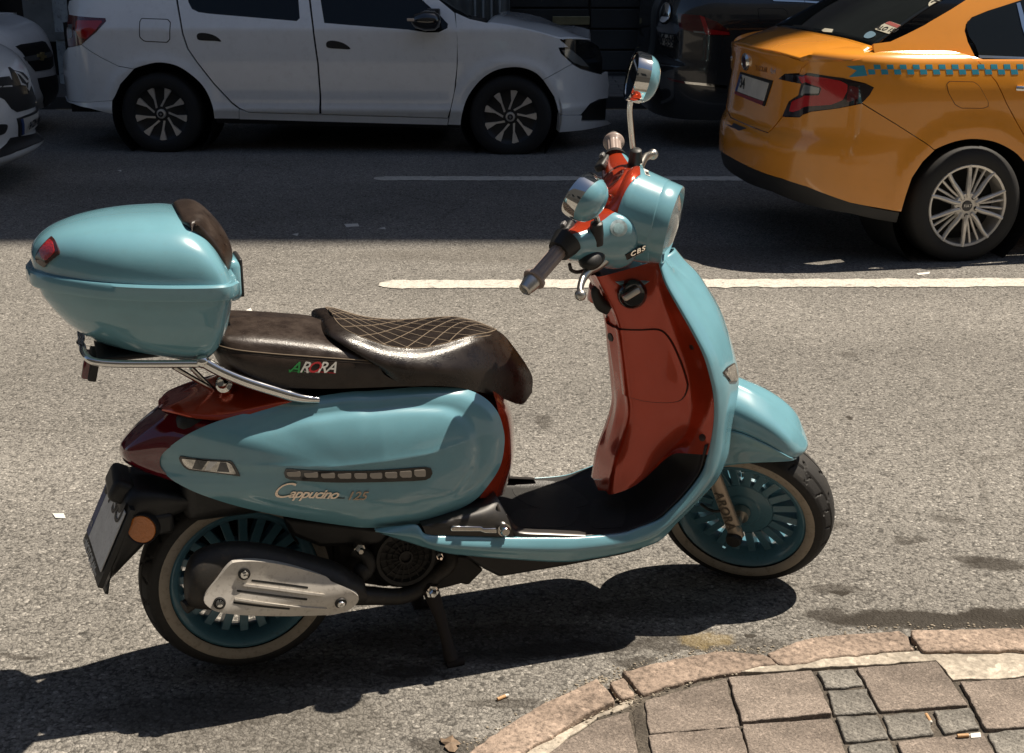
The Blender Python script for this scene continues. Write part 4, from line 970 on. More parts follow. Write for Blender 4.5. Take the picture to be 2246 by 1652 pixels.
fb2 = L('F', [(1118,300,.16)], HF)[0]
mirror(fb2, [fb2+Vector((0,0,.03))]+L('K', [(1872,1360,.165),(1845,1100,.18),(1838,980,.185),(1850,880,.19)], HF), L('K', [(1895,690,.20)], HF)[0], (-.96,-.10,.24), .057, 'far mirror with blue shell on its tall chrome stem')
# stickers and badge on the head
HD = [armf, hb[0]]
bpy.context.view_layer.update()
bd = decal('badge', HD, T('F', [(1033,1070),(1195,992),(1206,1030),(1048,1112)]), INK, sc_, off=.002, rings=3, thick=.003)
def dtext(o, name, body, mtl, par, c, x0, y0, x1, y1, size, off=.003, **k):
    a, n = cast(o, T(c, [(x0, y0)])[0]); b, _ = cast(o, T(c, [(x1, y1)])[0]); X = (b-a).normalized(); mid, n = cast(o, T(c, [((x0+x1)/2, (y0+y1)/2)])[0])
    return text(name, body, mtl, par, mid+n*off, X, n.cross(X), size, **k)
dtext(HD, 'badge_text', 'CBS', CHR, bd, 'F', 1050, 1068, 1190, 1002, .019, .0055, ext=.0015, shear=.3, sp=1.25, bold=.0006)
dtext(HD, 'badge_text', 'COMBINED BRAKING SYSTEM', WHT, bd, 'F', 1058, 1092, 1198, 1028, .0046, .005, ext=.001)
SEAL = mat('silver_seal', (.36,.45,.47), .3, metal=.4, var=.35, vscale=90)
sl_ = decal('round_seal', HD, circ('F', 980, 852, 72, 70), SEAL, sc_, off=.0008)
decal('seal_centre', HD, circ('F', 980, 855, 46, 44), mat('silver_seal2', (.27,.40,.43), .35, var=.3, vscale=120), sl_, off=.0014)
STW = mat('barcode_label', (.55,.55,.52), .6)
bpy.context.view_layer.update()
for q in ([(1098,338),(1150,350),(1166,405),(1112,392)], [(1182,362),(1222,378),(1240,428),(1200,412)]):
    lb = decal('barcode_label', HD, T('F', q), STW, sc_, off=.001, rings=2)
    for k in range(4):
        y0 = lerp(q[0][1], q[3][1], .42+.13*k); x0 = lerp(q[0][0], q[3][0], .42+.13*k)
        decal('barcode_bar', HD, T('F', [(x0+8, y0+4), (x0+36, y0+11), (x0+38, y0+15), (x0+9, y0+8)]), INK, lb, off=.0016, rings=1)
# front indicator on the leg shield
ID = T('G', [(1035,735),(1060,705),(1095,682),(1110,678),(1118,720),(1128,772),(1122,792),(1078,796),(1062,770)])
fi = decal('front_indicator', shield, ID, mat('indicator_black', (.03,.03,.03), .2, coat=1), sc_, off=.001, rings=3)
cxi = sum(p[0] for p in ID)/len(ID); cyi = sum(p[1] for p in ID)/len(ID)
decal('lens', shield, [(cxi+(x-cxi)*.86, cyi+(y-cyi)*.86) for x, y in ID], IND, fi, off=.004, rings=4, thick=.004)
# ---------------------------------------------------------------- rear mudguard, number plate, reflector
mg = [(250,40,0),(420,90,0),(700,90,0),(1000,60,0)]
def arc_pts(r, a0, a1, n): return [Vector((math.cos(lerp(a0, a1, k/n))*r, 0, .2534+math.sin(lerp(a0, a1, k/n))*r)) for k in range(n+1)]
outer = L('D', [(1250,190,0),(900,60,0),(560,0,0),(380,10,0),(320,120,0),(270,420,0),(240,690,0),(240,800,0)])
edge = L('D', [(1250,230,-.085),(960,255,-.085),(760,320,-.085),(640,400,-.085),(545,530,-.082),(420,660,-.078),(300,785,-.07),(215,860,-.05)])
eo = [Vector((o.x*.75+e.x*.25, -.088, o.z*.8+e.z*.2)) for o, e in zip(outer, edge)]
sym([outer, eo, edge], 40, 16, 'rear_mudguard', BLK, ang=50, solid=.003)
pc = [L('D', [(398,298,-.10)])[0], L('D', [(205,758,-.10)])[0]]
pf = [L('D', [(270,-60,.10)])[0], L('D', [(100,432,.10)])[0]]
a, b, c_, d = pc[0], pc[1], pf[1], pf[0]
d = a+(c_-b)
nrm = (b-a).cross(c_-b).normalized()
if nrm.x > 0: nrm = -nrm
def plate_quad(name, u0, u1, v0, v1, mtl, off, th, par):
    f_ = lambda u, v: d.lerp(a, u).lerp(c_.lerp(b, u), v)+nrm*off
    q = [f_(u0, v0), f_(u1, v0), f_(u1, v1), f_(u0, v1)]; m = MB()
    m.add(q+[p-nrm*th for p in q], [(0,1,2,3),(7,6,5,4),(0,4,5,1),(1,5,6,2),(2,6,7,3),(3,7,4,0)]); return m.build(name, mtl, par, bevel=.001)
ph = plate_quad('plate_holder', -.06, 1.05, -.1, 1.22, BLK, -.002, .012, sc_)
npl = plate_quad('number_plate', 0, 1, 0, 1, PLT, .003, .003, sc_)
plate_quad('plate_band', 0, .16, .0, 1, PBL, .0036, .0006, npl)
pX, pY = (a-d).normalized(), (a-b).normalized()
pm = lambda u, v: d.lerp(a, u).lerp(c_.lerp(b, u), v)+nrm*.0045
text('plate_text', 'TR', WHT, npl, pm(.08, .82), pX, pY, .018, .0003)
text('plate_text', '34 SU', INK, npl, pm(.5, .10), pX, pY, .075, .0003, bold=.001)
text('holder_text', 'MOTORAY', WHT, ph, pm(.5, 1.11)+nrm*.0004, pX, pY, .028, .0003, bold=.0005)
text('holder_text', 'MOTORAY', WHT, ph, pm(.16, 1.11)+nrm*.0004, pX, pY, .010, .0003); text('holder_text', 'ATAKAN', WHT, ph, pm(.84, 1.11)+nrm*.0004, pX, pY, .010, .0003)
lt = L('D', [(330,60,-.06),(270,100,-.06),(250,150,-.06)]); m = MB(); m.tube([(p.x, 0, p.z) for p in lt], [.05,.05,.03], 18, flat=.5); 
m = MB(); p = L('D', [(320,110,-.03)])[0]; m.box((p.x+.01, 0, p.z), (.05,.13,.055), Matrix.Rotation(.5, 3, 'Y')); m.build('plate_lamp', BLK, sc_, bevel=.015)
P = L('D', [(520,420,-.098)])[0]; rn = Vector((-.35,-.93,.1)).normalized()
m = MB(); m.lathe([(0,.004),(.030,.004),(.032,.001)], P, rn, 32); rf = m.build('side_reflector', AMB, sc_)
m = MB(); m.lathe([(.0315,.003),(.034,.005),(.036,0),(.036,-.02),(0,-.02)], P, rn, 32); m.build('reflector_ring', BLK, rf)
m = MB(); m.box(P+Vector((.03,.02,.0)), (.08,.03,.05)); m.build('reflector_bracket', BLK, sc_, bevel=.01)
# ---------------------------------------------------------------- muffler with heat shield
st_ = [(850,905,.018),(870,880,.040),(930,830,.062),(1050,800,.076),(1250,790,.084),(1500,800,.082),(1800,830,.070),(2050,850,.052),(2180,880,.036),(2250,900,.026)]
rows = []
for x, y, r in st_:
    p = L('D', [(x, y, -.145)])[0]; rows.append([p+Vector((.0, math.cos(q)*min(r, .055)*.95, math.sin(q)*r)) for q in [2*PI*k/28 for k in range(28)]])
rows = [[v for v in r] for r in zip(*[spl([r[j] for r in rows], 40) for j in range(28)])]
m = MB(); m.grid(rows, cu=True, cap0=True, cap1=True); muf = m.build('muffler', MUF, sc_, ang=60)
m = MB(); m.tube(L('D', [(960,950,-.15),(890,1005,-.155),(850,1030,-.16)]), .016, 16); m.build('tail_pipe', MUF, muf)
def hsM(s, z): return (s, -.205-.02*math.exp(-((z-.268)/.045)**2)+.10*max(0, s-.12)**1.5, z)
HS = Surf(hsM, (-.2,.36), (.12,.42), SF, n=(60,40), e=.002)
if HS.N(.1, .27).y > 0: HS.flip = -1
hs = T('D', [(1003,975),(1022,915),(1110,810),(1205,700),(1260,678),(1400,672),(1560,690),(1740,728),(1950,790)])+T('E', [(40,793),(150,842),(228,888),(254,922),(232,970),(165,1018),(60,1048)])+T('D', [(1950,1090),(1700,1098),(1450,1096),(1250,1086),(1100,1062),(1025,1015)])
hsp = HS.patch('heat_shield', HS.tr([tuple(p) for p in spl(hs, 110, closed=True)]), SIL, sc_, thick=.016, du=.012, dv=.010)
for q in ([(1372,812),(1812,868),(1812,884),(1372,828)], [(1258,892),(1808,960),(1804,976),(1258,908)], [(1232,984),(1672,1034),(1668,1048),(1232,1000)]):
    HS.patch('slot', HS.tr(T('D', rounded(q, .45, 3))), INK, hsp, off=.0006, thick=.003, du=.03, dv=.03)
for q in ([(1300,842),(1940,926),(1935,942),(1300,862)], [(1240,955),(1960,1034),(1950,1044),(1240,972)]):
    HS.patch('rib', HS.tr(T('D', rounded(q, .45, 3))), SIL, hsp, off=.003, thick=.004, du=.03, dv=.03)
for x, y in ((1315,768),(1123,997),(2065,993)):
    P, n = on(HS, 'D', x, y, .0005); m = MB(); m.lathe([(.0135,-.002),(.0135,.003),(.0105,.004),(.0105,.002)], P, n, 20); w_ = m.build('washer', BLK, hsp)
    m = MB(); m.lathe([(0,.003),(.003,.003),(.003,.008),(.0085,.007),(.0095,.003),(.0095,0)], P, n, 18); m.build('shield_bolt', CHR, hsp)
hp = spl(L('E', [(200,900,-.13),(350,905,-.12),(470,910,-.11),(580,905,-.10),(700,855,-.09),(830,750,-.085),(915,680,-.08),(935,600,-.07),(900,500,-.05)]), 50)
m = MB(); m.tube(hp, [.024-.004*min(1, k/15) for k in range(50)], 16); m.build('exhaust_pipe', MUF, sc_)
# ---------------------------------------------------------------- engine, fan cover, centre stand
fcn = L('E', [(602,612,-.10)])[0]
m = MB(); m.lathe([(0,.0),(.012,.0),(.013,-.006),(.017,-.007),(.018,0),(.060,.004),(.064,-.006),(.072,-.008),(.076,.0),(.084,.01),(.086,.05),(0,.06)], fcn, (0,1,0), 48); fan = m.build('fan_cover', ENG, sc_)
for k in range(18):
    a = 2*PI*k/18; dv_ = Vector((math.cos(a), 0, math.sin(a))); m = MB(); m.tube([fcn+dv_*.018+Vector((0,-.004,0)), fcn+dv_*.062+Vector((0,-.003,0))], .0016, 5); m.build('fan_rib', ENG, fan)
for r in (.032,.046):
    m = MB(); m.lathe([(r-.0012,-.002),(r,-.005),(r+.0012,-.002)], fcn, (0,1,0), 40); m.build('fan_ring', ENG, fan)
prism('crankcase', 'E', [(60,420),(420,400),(760,520),(960,620),(940,700),(780,800),(640,830),(450,850),(250,820),(80,760)], -.075, .15, ENG, .015)
prism('swing_arm', 'D', [(1050,640),(1500,520),(2000,480),(2246,560),(2246,700),(1700,720),(1300,760)], .03, .06, ENG, .012)
prism('transmission_case', 'D', [(1000,760),(1200,620),(1700,560),(2246,520),(2246,800),(1700,900),(1200,900)], .085, .05, ENG, .012)
prism('drive_case', 'D', [(760,640),(800,480),(900,360),(1050,280),(1250,240),(1450,240),(1650,290),(1800,380),(1900,520),(1950,660),(1600,760),(1000,760)], .074, .03, ENG, .008)
prism('underseat_tray', 'C', [(60,1440),(640,1500),(960,1490),(1000,1540),(800,1620),(300,1640),(100,1560)], -.10, .2, BLK, .012)
m = MB(); m.tube(spl(L('E', [(210,560,-.11),(300,600,-.12),(330,680,-.12),(300,740,-.12)]), 12), .016, 10); m.build('engine_hose', ENG, sc_)
for x, y, r in ((262,562,.010),(860,612,.006)):
    P = L('E', [(x, y, -.125)])[0]; m = MB(); m.lathe([(0,-.012),(r*.6,-.012),(r,-.008),(r,0),(r*1.4,0),(r*1.4,.03)], P, (0,1,0), 6, ); m.build('engine_bolt', CHR, sc_, ang=20)
p = L('E', [(280,722,-.12)])[0]; m = MB(); m.ball(p, .022, 10, (1,.9,1.1)); m.build('oil_cap', ENG, sc_)
m = MB(); m.tube([(.12,.0,.33),(.30,.0,.42)], .03, 12); m.build('damper', ENG, sc_)
STD = mat('rusty_stand', (.018,.013,.011), .75, bump=.3, bscale=150, dirt=.6, dirtc=(.035,.022,.014), vscale=14)
top = L('E', [(795,862,-.115)])[0]; ft_ = Vector((.462, -.165, .004))
for sg in (-1, 1):
    tp_ = Vector((top.x, sg*.10, top.z)); fo = Vector((ft_.x, sg*.155, .016)); mid = tp_.lerp(fo, .45)+Vector((.004, 0, .0))
    m = MB(); m.tube(spl([tp_, mid, fo], 12), [.020,.019,.018,.016,.015,.014,.014,.014,.014,.015,.017,.018], 14); lg = m.build('stand_leg', STD, sc_)
    m = MB(); m.tube([fo+Vector((-.012,0,-.010)), fo+Vector((.03,0,-.008))], .012, 12); m.build('stand_foot', STD, lg)
m = MB(); m.tube([(top.x, -.11, top.z), (top.x, .11, top.z)], .014, 14); m.build('stand_axle', STD, sc_)
P = top+Vector((0,-.012,0)); m = MB(); m.lathe([(0,-.012),(.008,-.012),(.011,-.008),(.011,0),(.016,.001),(.016,.006)], P, (0,1,0), 6); m.build('stand_bolt', CHR, sc_, ang=20)
# ---------------------------------------------------------------- rack and top case
near = L('A', [(605,1262,-.03),(612,1300,-.075),(640,1340,-.11),(700,1372,-.128),(850,1386,-.132),(1100,1388,-.132),(1480,1386,-.132)])
m = MB(); m.tube(spl([Vector((near[0].x-.004, 0, near[0].z))]+near, 60), .0085, 14); m.mirror(); rack = m.build('luggage_rack', CHR, sc_, ang=60)
strut = spl(L('B', [(838,95,-.133),(1000,180,-.136),(1200,262,-.14),(1450,340,-.145),(1640,392,-.15),(1790,408,-.152)]), 40)
m = MB(); m.tube(strut, [.0125]*30+[.0125-.0006*k for k in range(10)], 16); m.build('rack_strut', CHR, sc_); both(bpy.context.scene.objects[col.objects[-1].name])
p = strut[0]; m = MB(); m.ball(p, .0145, 10); m.build('rack_joint', CHR, rack)
for q in ([(600,138,-.09),(925,325,-.05)], [(745,145,-.06),(915,315,-.045)]):
    m = MB(); m.tube(L('B', q), .0055, 10); m.build('rack_stay', CHR, sc_)
P = L('B', [(1005,275,-.08)])[0]; m = MB(); m.lathe([(0,-.012),(.008,-.012),(.012,-.006),(.012,.0),(.02,.004),(.02,.02)], P, Vector((.5,.7,-.4)), 14); m.build('rack_bolt', CHR, sc_)
p = L('A', [(640,1390,-.045)])[0]; m = MB(); m.box(p, (.022,.075,.048), Matrix.Rotation(.25, 3, 'Y')); rl = m.build('brake_light', TLR, sc_, bevel=.006)
m = MB(); m.box(p+Vector((.012,0,.0)), (.018,.085,.056), Matrix.Rotation(.25, 3, 'Y')); m.build('lamp_housing', BLK, rl, bevel=.004)
m = MB(); m.box((-.17, 0, near[4].z+.004), (.22,.22,.012)); m.build('mounting_plate', BLK, sc_, bevel=.005)
# case: stations along the scooter; half width, top and bottom heights
zr = lambda s: .982-.075*s                                       # rim height (tilted a little)
CS = [-.388,-.385,-.376,-.355,-.327,-.28,-.22,-.15,-.08,-.03,-.008,.004]
CW = [.006,.040,.062,.092,.118,.150,.175,.190,.194,.190,.176,.15]
TZ = [.018,.042,.058,.077,.092,.108,.120,.127,.127,.108,.080,.04]
def tub_rows(n=64, nl=18):
    rows = []
    for i in range(nl+1):
        q = i/nl; a = PI/2*q; dz = .170*q if q < 1 else .170
        rs = interp(q, [0,.08,.29,.48,.70,.90,1.0], [0,.003,.011,.030,.058,.098,.135]); fs_ = interp(q, [0,.19,.55,.84,1.0], [0,.003,.015,.034,.055]); kw = interp(q, [0,.2,.5,.75,.92,1.0], [1,.985,.90,.78,.66,.56])
        s0, s1 = -.388+rs, .004-fs_; r = []
        for k in range(n):
            b = 2*PI*k/n; c_, s_ = math.cos(b), math.sin(b); so = .5-.5*c_          # 0 rear .. 1 front
            sn = lerp(-.388, .004, so); w_ = sm(sn, CS, CW)
            if k == 0: w_ = 0
            r.append(Vector((lerp(s0, s1, so), -math.copysign(1, s_)*w_*kw if abs(s_) > 1e-6 else 0, zr(sn)-.004-dz+.006*(1-so))))
        rows.append(r)
    return rows
def case_rows(up, kw=1.0, n=40, ns=60):
    rows = []
    for i in range(ns):
        q = i/(ns-1); s = lerp(-.388, .004, .5-.5*math.cos(PI*q)); wd = sm(s, CS, CW)*kw; hh = sm(s, CS, TZ); r = []
        for k in range(n+1):
            a = PI*k/n; c_, s_ = math.cos(a), math.sin(a); ex = 2.75
            y = wd*math.copysign(abs(c_)**(2/ex), c_); z = hh*abs(s_)**(2/ex)
            if not up:
                y *= 1-.20*(z/.158)
                r.append(Vector((s+(.05*z/.158 if s < -.2 else .05*z/.158*(s+.0)/-.2)*1.0-.055*(z/.158)*max(0, (s+.1)/.1), y, zr(s)-.004-z)))
            else: r.append(Vector((s-.035*(z/.14)*max(0, (s+.12)/.12)**1.2, y, zr(s)+.004+z)))
        rows.append(r)
    return rows
LIDR = case_rows(True)
m = MB(); m.grid(LIDR); lid_ = m.build('top_case', SKY, sc_, ang=50); tag(lid_, 'sky blue top case with brown backrest pad and red reflectors')
LD = Surf(rowsM(LIDR), (0,1), (0,1), SF, n=(60,60), e=.012)
if LD.Nw(.6, .75).dot(CAMP-LD.W(.6, .75)) < 0: LD = Surf(rowsM(LIDR), (0,1), (0,1), SF, flip=-1, n=(60,60), e=.012)
m = MB(); m.grid(tub_rows(), cu=True, cap1=True); m.build('case_base', SKY, lid_, ang=50)
# rim band round the case
oln = [(s, sm(s, CS, CW)) for s in [lerp(-.388, .004, .5-.5*math.cos(PI*i/50)) for i in range(51)]]
def rim_loop(k, dz):
    A = [Vector((s+(k if i > 25 else -k)*(abs(i-25)/25)**3, -(w_+k), zr(s)+dz)) for i, (s, w_) in enumerate(oln)]
    return A+[Vector((p.x, -p.y, p.z)) for p in reversed(A)]
m = MB(); m.grid([rim_loop(k, dz) for k, dz in ((-.004,.011),(.009,.011),(.0125,.007),(.0125,-.016),(.010,-.021),(-.006,-.021))], cu=True); m.build('rim_band', SKY, lid_, ang=40)
# reflector at the tail, backrest pad, lock
rfp = [tuple(p) for p in T('A', rounded([(385,455),(410,480),(440,560),(440,582),(350,655),(332,682),(275,640),(270,600),(300,540)], .3, 3))]
rr = LD.patch('rear_reflector', LD.tr(rfp), mat('dark_reflector', (.05,.012,.008), .1, coat=1), lid_, off=.004, thick=.008, du=.02, dv=.03)
LD.patch('red_lens', LD.tr([tuple(p) for p in T('A', rounded([(372,478),(395,495),(412,570),(350,630),(318,610),(300,555)], .25, 3))]), mat('red_lens', (.38,.02,.022), .15, coat=1, bump=.8, bscale=220), rr, off=.0055, thick=.003, du=.02, dv=.03)
pr = []
for i in range(25):
    q = i/24
    c_ = spl(L('A', [(1285,226,0),(1350,212,0),(1420,205,0),(1480,222,0),(1560,290,0),(1630,375,0),(1680,475,0),(1697,560,0),(1685,640,0)]), 25)[i]
    wd = .130*(1-.25*(1-min(1, q/.15))**2)*(1-.3*max(0, (q-.6)/.4)**2); dr = (.050 if q < .8 else .05-.02*(q-.8)/.2)
    pr.append([Vector((c_.x-.030*abs(k)**2.5*min(1, q/.4), wd*k, c_.z-.002-.016*abs(k)**3)) for k in [j/10-1 for j in range(21)]])
m = MB(); m.grid(pr); m.build('backrest_pad', LEA2, lid_, ang=60, solid=.04)
lk = L('A', [(1700,850,-.06)])[0]
m = MB(); m.box((.014, 0, .965), (.045,.11,.095)); lkb = m.build('case_lock', SKY, lid_, bevel=.018)
m = MB(); m.box((.036, 0, .968), (.010,.085,.085)); m.build('lock_flap', BLK, lid_, bevel=.004)
p = L('A', [(295,820,-.02)])[0]; m = MB(); m.box(p+Vector((.03,.02,.012)), (.02,.05,.03)); m.build('case_latch', SKY, lid_, bevel=.006)
# ================================================================ cars
def carM(hw, a, n, sgn, Ls, x0, prof):
    vs_, zs, os_, or_ = zip(*prof)
    def M(u, v):
        z, o1, o2 = sm(v, vs_, zs), sm(v, vs_, os_), sm(v, vs_, or_)
        if u < 1: return (x0-sgn*(1-u)*Ls, -o1, z)
        if u > 3: return (x0-sgn*(u-3)*Ls, 2*hw+o1, z)
        al = (u-1)*PI/2; s_, c_ = math.sin(al), math.cos(al)
        r = (abs(s_/a)**n+abs(c_/hw)**n)**(-1/n)
        px, py = s_*r, -c_*r
        nx, ny = abs(px/a)**(n-1)/a, math.copysign(abs(py/hw)**(n-1)/hw, py); l = math.hypot(nx, ny); nx, ny = nx/l, ny/l
        o = lerp(o1, o2, s_*s_)
        return (x0+sgn*(px+nx*o), hw+py+ny*o, z)
    return M
def fsurf(M, ur, vr, fr, n=(90,60), e=1e-3, test=None):
    s = Surf(M, ur, vr, fr, n=n, e=e); t = test or ((ur[0]+ur[1])/2, (vr[0]+vr[1])/2)
    if s.Nw(*t).dot(CAMP-s.W(*t)) < 0: s = Surf(M, ur, vr, fr, flip=-1, n=n, e=e)
    return s
def tp(S, *segs, smooth=0):
    P = []
    for c, pts in segs: P += (T(c, pts) if c else list(pts))
    if smooth: P = [tuple(p) for p in spl(P, smooth, closed=True)]
    return S.tr(P)
def densify(uv, d=.05):
    out = []
    for i, p in enumerate(uv):
        q = uv[(i+1) % len(uv)]; k = max(1, int(math.hypot(q[0]-p[0], q[1]-p[1])/d))
        for j in range(k): out.append((lerp(p[0], q[0], j/k), lerp(p[1], q[1], j/k)))
    return out
CW_ = mat('white_car_paint', (.80,.82,.82), .30, coat=1, coatr=.05, var=.04, vscale=3, dirt=.18, dirtc=(.33,.31,.28))
CTX = mat('taxi_yellow_paint', (.74,.285,.026), .22, coat=1, coatr=.05, var=.04, vscale=3, dirt=.15, dirtc=(.40,.18,.03))
CDK = mat('dark_grey_paint', (.018,.020,.022), .22, coat=1, coatr=.04)
CBK = mat('car_black_plastic', (.014,.014,.014), .5, bump=.1, bscale=200)
CGL = mat('tinted_glass', (.008,.010,.010), .03, spec=.35)
CIN = mat('car_inside', (.008,.008,.008), .8)
CRD = mat('car_red_lens', (.42,.012,.014), .1, coat=1); CRD2 = mat('car_dark_red_lens', (.09,.006,.008), .1, coat=1)
HUBS = mat('hubcap_silver', (.66,.63,.58), .32, metal=.5, dirt=.3); CTY = mat('car_tyre', (.013,.013,.013), .75, bump=.3, bscale=120, dirt=.3, dirtc=(.03,.027,.024))
CPL = mat('car_plate', (.52,.51,.47), .45, var=.1, vscale=12); CLN = mat('car_lamp_clear', (.30,.32,.32), .08, metal=.6)
def car_tyre(name, p, r, wd, par, rr):
    m = MB(); m.lathe([(rr,0),(rr+.012,-.008),(r*.86,-.012),(r*.96,.004),(r,.03),(r,wd-.03),(r*.96,wd),(rr,wd)], p, (0,1,0), 64, closed=True); w_ = m.build(name, CTY, par, ang=50)
    return w_
def turbine_wheel(p, par, r=.318, rot=0):
    w_ = car_tyre('wheel', p, r, .2, par, r*.66)
    m = MB(); m.lathe([(0,.02),(.05,.02),(r*.55,.035),(r*.64,.018),(r*.675,.004),(r*.675,.06)], p, (0,1,0), 56); m.build('hubcap', CBK, w_)
    for k in range(9):
        R = Matrix.Rotation(rot+2*PI*k/9, 3, 'Y'); q = [(.03,.020),(.055,.030),(.12,.020),(.199,.042),(.206,.004),(.201,-.012),(.12,.006),(.05,.014)]
        q = [(a*r/.318, b*r/.318) for a, b in q]; m = MB(); n = len(q)
        V = [Vector((a, .006+.020*(1-a/.2), b)) for a, b in q]
        m.add(V+[v+Vector((0,.02,0)) for v in V], [tuple(range(n))]+[(i, (i+1) % n, n+(i+1) % n, n+i) for i in range(n)]); m.xf(lambda v: R @ v+p); m.build('blade', HUBS, w_, ang=30)
    m = MB(); m.lathe([(0,-.002),(.022,-.002),(.034,.002),(.037,.012),(.037,.03)], p, (0,1,0), 28); hb_ = m.build('hub', HUBS, w_)
    m = MB(); m.lathe([(0,-.006),(.021,-.005),(.023,-.001)], p, (0,1,0), 24); m.build('hub_emblem', CBK, w_)
    m = MB(); m.box(p+Vector((0,-.007,0)), (.016,.003,.016), Matrix.Rotation(PI/4, 3, 'Y')); m.build('hub_mark', CHR, w_)
    return w_
# ---------------------------------------------------------------- white sedan
WF = yawframe((-2.748, 10.697, 0), -.0413)
wsd = empty('white_sedan', WF.o, -.0413); tag(wsd, 'white four-door sedan parked in the shade with black turbine-spoke wheels', 'car')
def wy(x, z):
    y = .012*((z-.58)/.35)**2
    if z > .93: y += (z-.93)*.34+.25*max(0, z-1.05)**2
    if z < .40: y += .10*((.40-z)/.2)**2*.3
    y -= .014*math.exp(-((z-.335)/.035)**2)
    if x > 2.85: y += .62*((x-2.85)/.66)**2.3
    if x < -.45: y += .40*((-.45-x)/.42)**2.2
    for c_ in (0, 2.736):
        d = math.hypot(x-c_, z-.30); y -= .018*math.exp(-((d-.40)/.05)**2)
    return y
def wM(x, z): return (x, wy(x, z), z)
WS = fsurf(wM, (-.95, 3.58), (.15, 1.5), WF, n=(120,50), e=4e-3, test=(1.3,.6))
def wp(name, *segs, mtl=CW_, off=0, thick=.02, smooth=0, du=.05, dv=.04, par=None):
    return WS.patch(name, densify(tp(WS, *segs, smooth=smooth), .06), mtl, par or wsd, off=off, thick=thick, du=du, dv=dv)
archR = [tuple(q) for q in spl([(1890,1045),(1872,930),(1805,780),(1700,670),(1560,580),(1400,550),(1260,578),(1180,605)], 26)]
wp('rear_quarter', ('I', [(1535,-190),(1550,0),(1582,180),(1606,310),(1647,430),(1727,547),(1880,742),(2036,910),(2105,962),(2105,1047)]+archR+[(1040,580),(900,510),(722,393),(850,282),(936,187),(928,160),(610,130),(600,60),(610,10),(690,-20),(900,-60),(1100,-190)]))
wp('rear_bumper', ('I', [(716,398),(640,415),(600,420),(566,470),(550,600),(560,750),(578,845),(600,880),(990,885),(1012,848),(1060,740),(1178,610),(1040,586),(900,516)]))
wp('rear_valance', ('I', [(580,848),(600,884),(988,888),(990,1000),(800,955),(650,915),(590,890)]), off=.004)
wp('sill', ('J', [(322,897),(400,926),(980,941),(2028,972),(2020,1022),(1000,994),(400,976),(322,974)]))
wp('underbody', ('J', [(130,972),(2030,1028),(2110,1030),(2100,1075),(1000,1050),(140,1030)]), mtl=CBK, off=-.05)
rd = wp('rear_door', ('I', [(1552,-190),(1568,0),(1597,180),(1620,308),(1660,428),(1740,545),(1890,735),(2048,903),(2115,953)]), ('J', [(400,914),(973,930),(976,780),(956,520),(916,220),(888,0),(876,-150),(792,-150),(804,0),(815,150),(790,173)]), ('I', [(2203,152),(1850,122),(1750,108),(1692,80),(1660,20),(1645,-60),(1630,-190)]))
fd = wp('front_door', ('J', [(896,-150),(905,0),(930,220),(970,520),(990,780),(992,931),(2022,962),(2043,890),(2073,760),(2095,560),(2101,350),(2096,240),(2078,106),(2000,40),(1925,-20),(1800,-150),(1700,-150),(1800,-15),(1850,32),(1962,128),(2025,196),(2021,230),(1950,265),(1850,266),(1700,243),(1200,204),(1015,188),(1000,100),(985,0),(965,-150)]))
for d_, nmx, seg in ((rd, 'rear', ('J', [(790,-160),(808,0),(820,150),(795,178),(0,122)])), ): pass
WS.patch('side_glass', densify(tp(WS, ('I', [(1625,-190),(1640,-60),(1655,20),(1688,84),(1750,113),(2203,157)]), ('J', [(790,177),(820,152),(808,0),(796,-150)])), .06), CGL, rd, off=-.008, thick=.01)
WS.patch('side_glass', densify(tp(WS, ('J', [(960,-150),(980,0),(997,105),(1010,192),(1200,209),(1700,248),(1850,270),(1955,269),(2027,232),(2030,196),(1965,124),(1850,28),(1795,-20),(1700,-150)])), .06), CGL, fd, off=-.008, thick=.01)
hnd = mat('handle_recess', (.010,.010,.010), .6)
for par, c, q in ((rd, 'I', [(1735,330),(1740,300),(1780,290),(1850,300),(1910,325),(1952,368),(1900,362),(1760,355)]), (fd, 'J', [(1030,370),(1038,342),(1080,332),(1150,345),(1200,370),(1228,402),(1150,400),(1050,392)])):
    WS.patch('door_handle', tp(WS, (c, q), smooth=30), hnd, par, off=.002, thick=.004)
for q in ([(1228,190),(1245,160),(1480,168),(1506,195),(1500,350),(1475,378),(1270,368),(1226,330)],):
    f_ = WS.patch('fuel_flap', tp(WS, ('I', rounded(q, .3, 3))), hnd, wsd, off=.0012, thick=.002)
    WS.patch('flap_lid', tp(WS, ('I', rounded([(1236,195),(1250,168),(1476,176),(1498,200),(1492,346),(1470,370),(1274,360),(1235,326)], .3, 3))), CW_, f_, off=.003, thick=.003)
wp('front_wing', ('K', [(275,116),(400,172),(560,207),(800,240),(1000,285),(1200,347),(1225,372),(1292,422),(1198,428),(1216,472),(1318,573)]+[tuple(q) for q in spl([(1060,716),(1000,658),(900,614),(780,603),(640,630),(520,700),(420,812),(362,920),(327,1050),(319,1124)], 28)]+[(208,1120),(243,940),(279,770),(294,560),(291,350)]))
wp('front_bumper', ('K', [(1322,578),(1400,622),(1588,674),(1640,645),(1652,760),(1643,880),(1560,892),(1480,932),(1400,1030),(1207,1030),(1192,960),(1162,870),(1112,792),(1064,720)]))
wp('fog_recess', ('K', [(1393,1080),(1440,990),(1530,920),(1642,884),(1632,1078)]), mtl=CBK, off=-.012)
wp('bumper_lip', ('K', [(1205,1034),(1400,1037),(1393,1086),(1625,1082),(1660,1106),(1640,1132),(1400,1166),(1197,1182)]), off=.012, thick=.05)
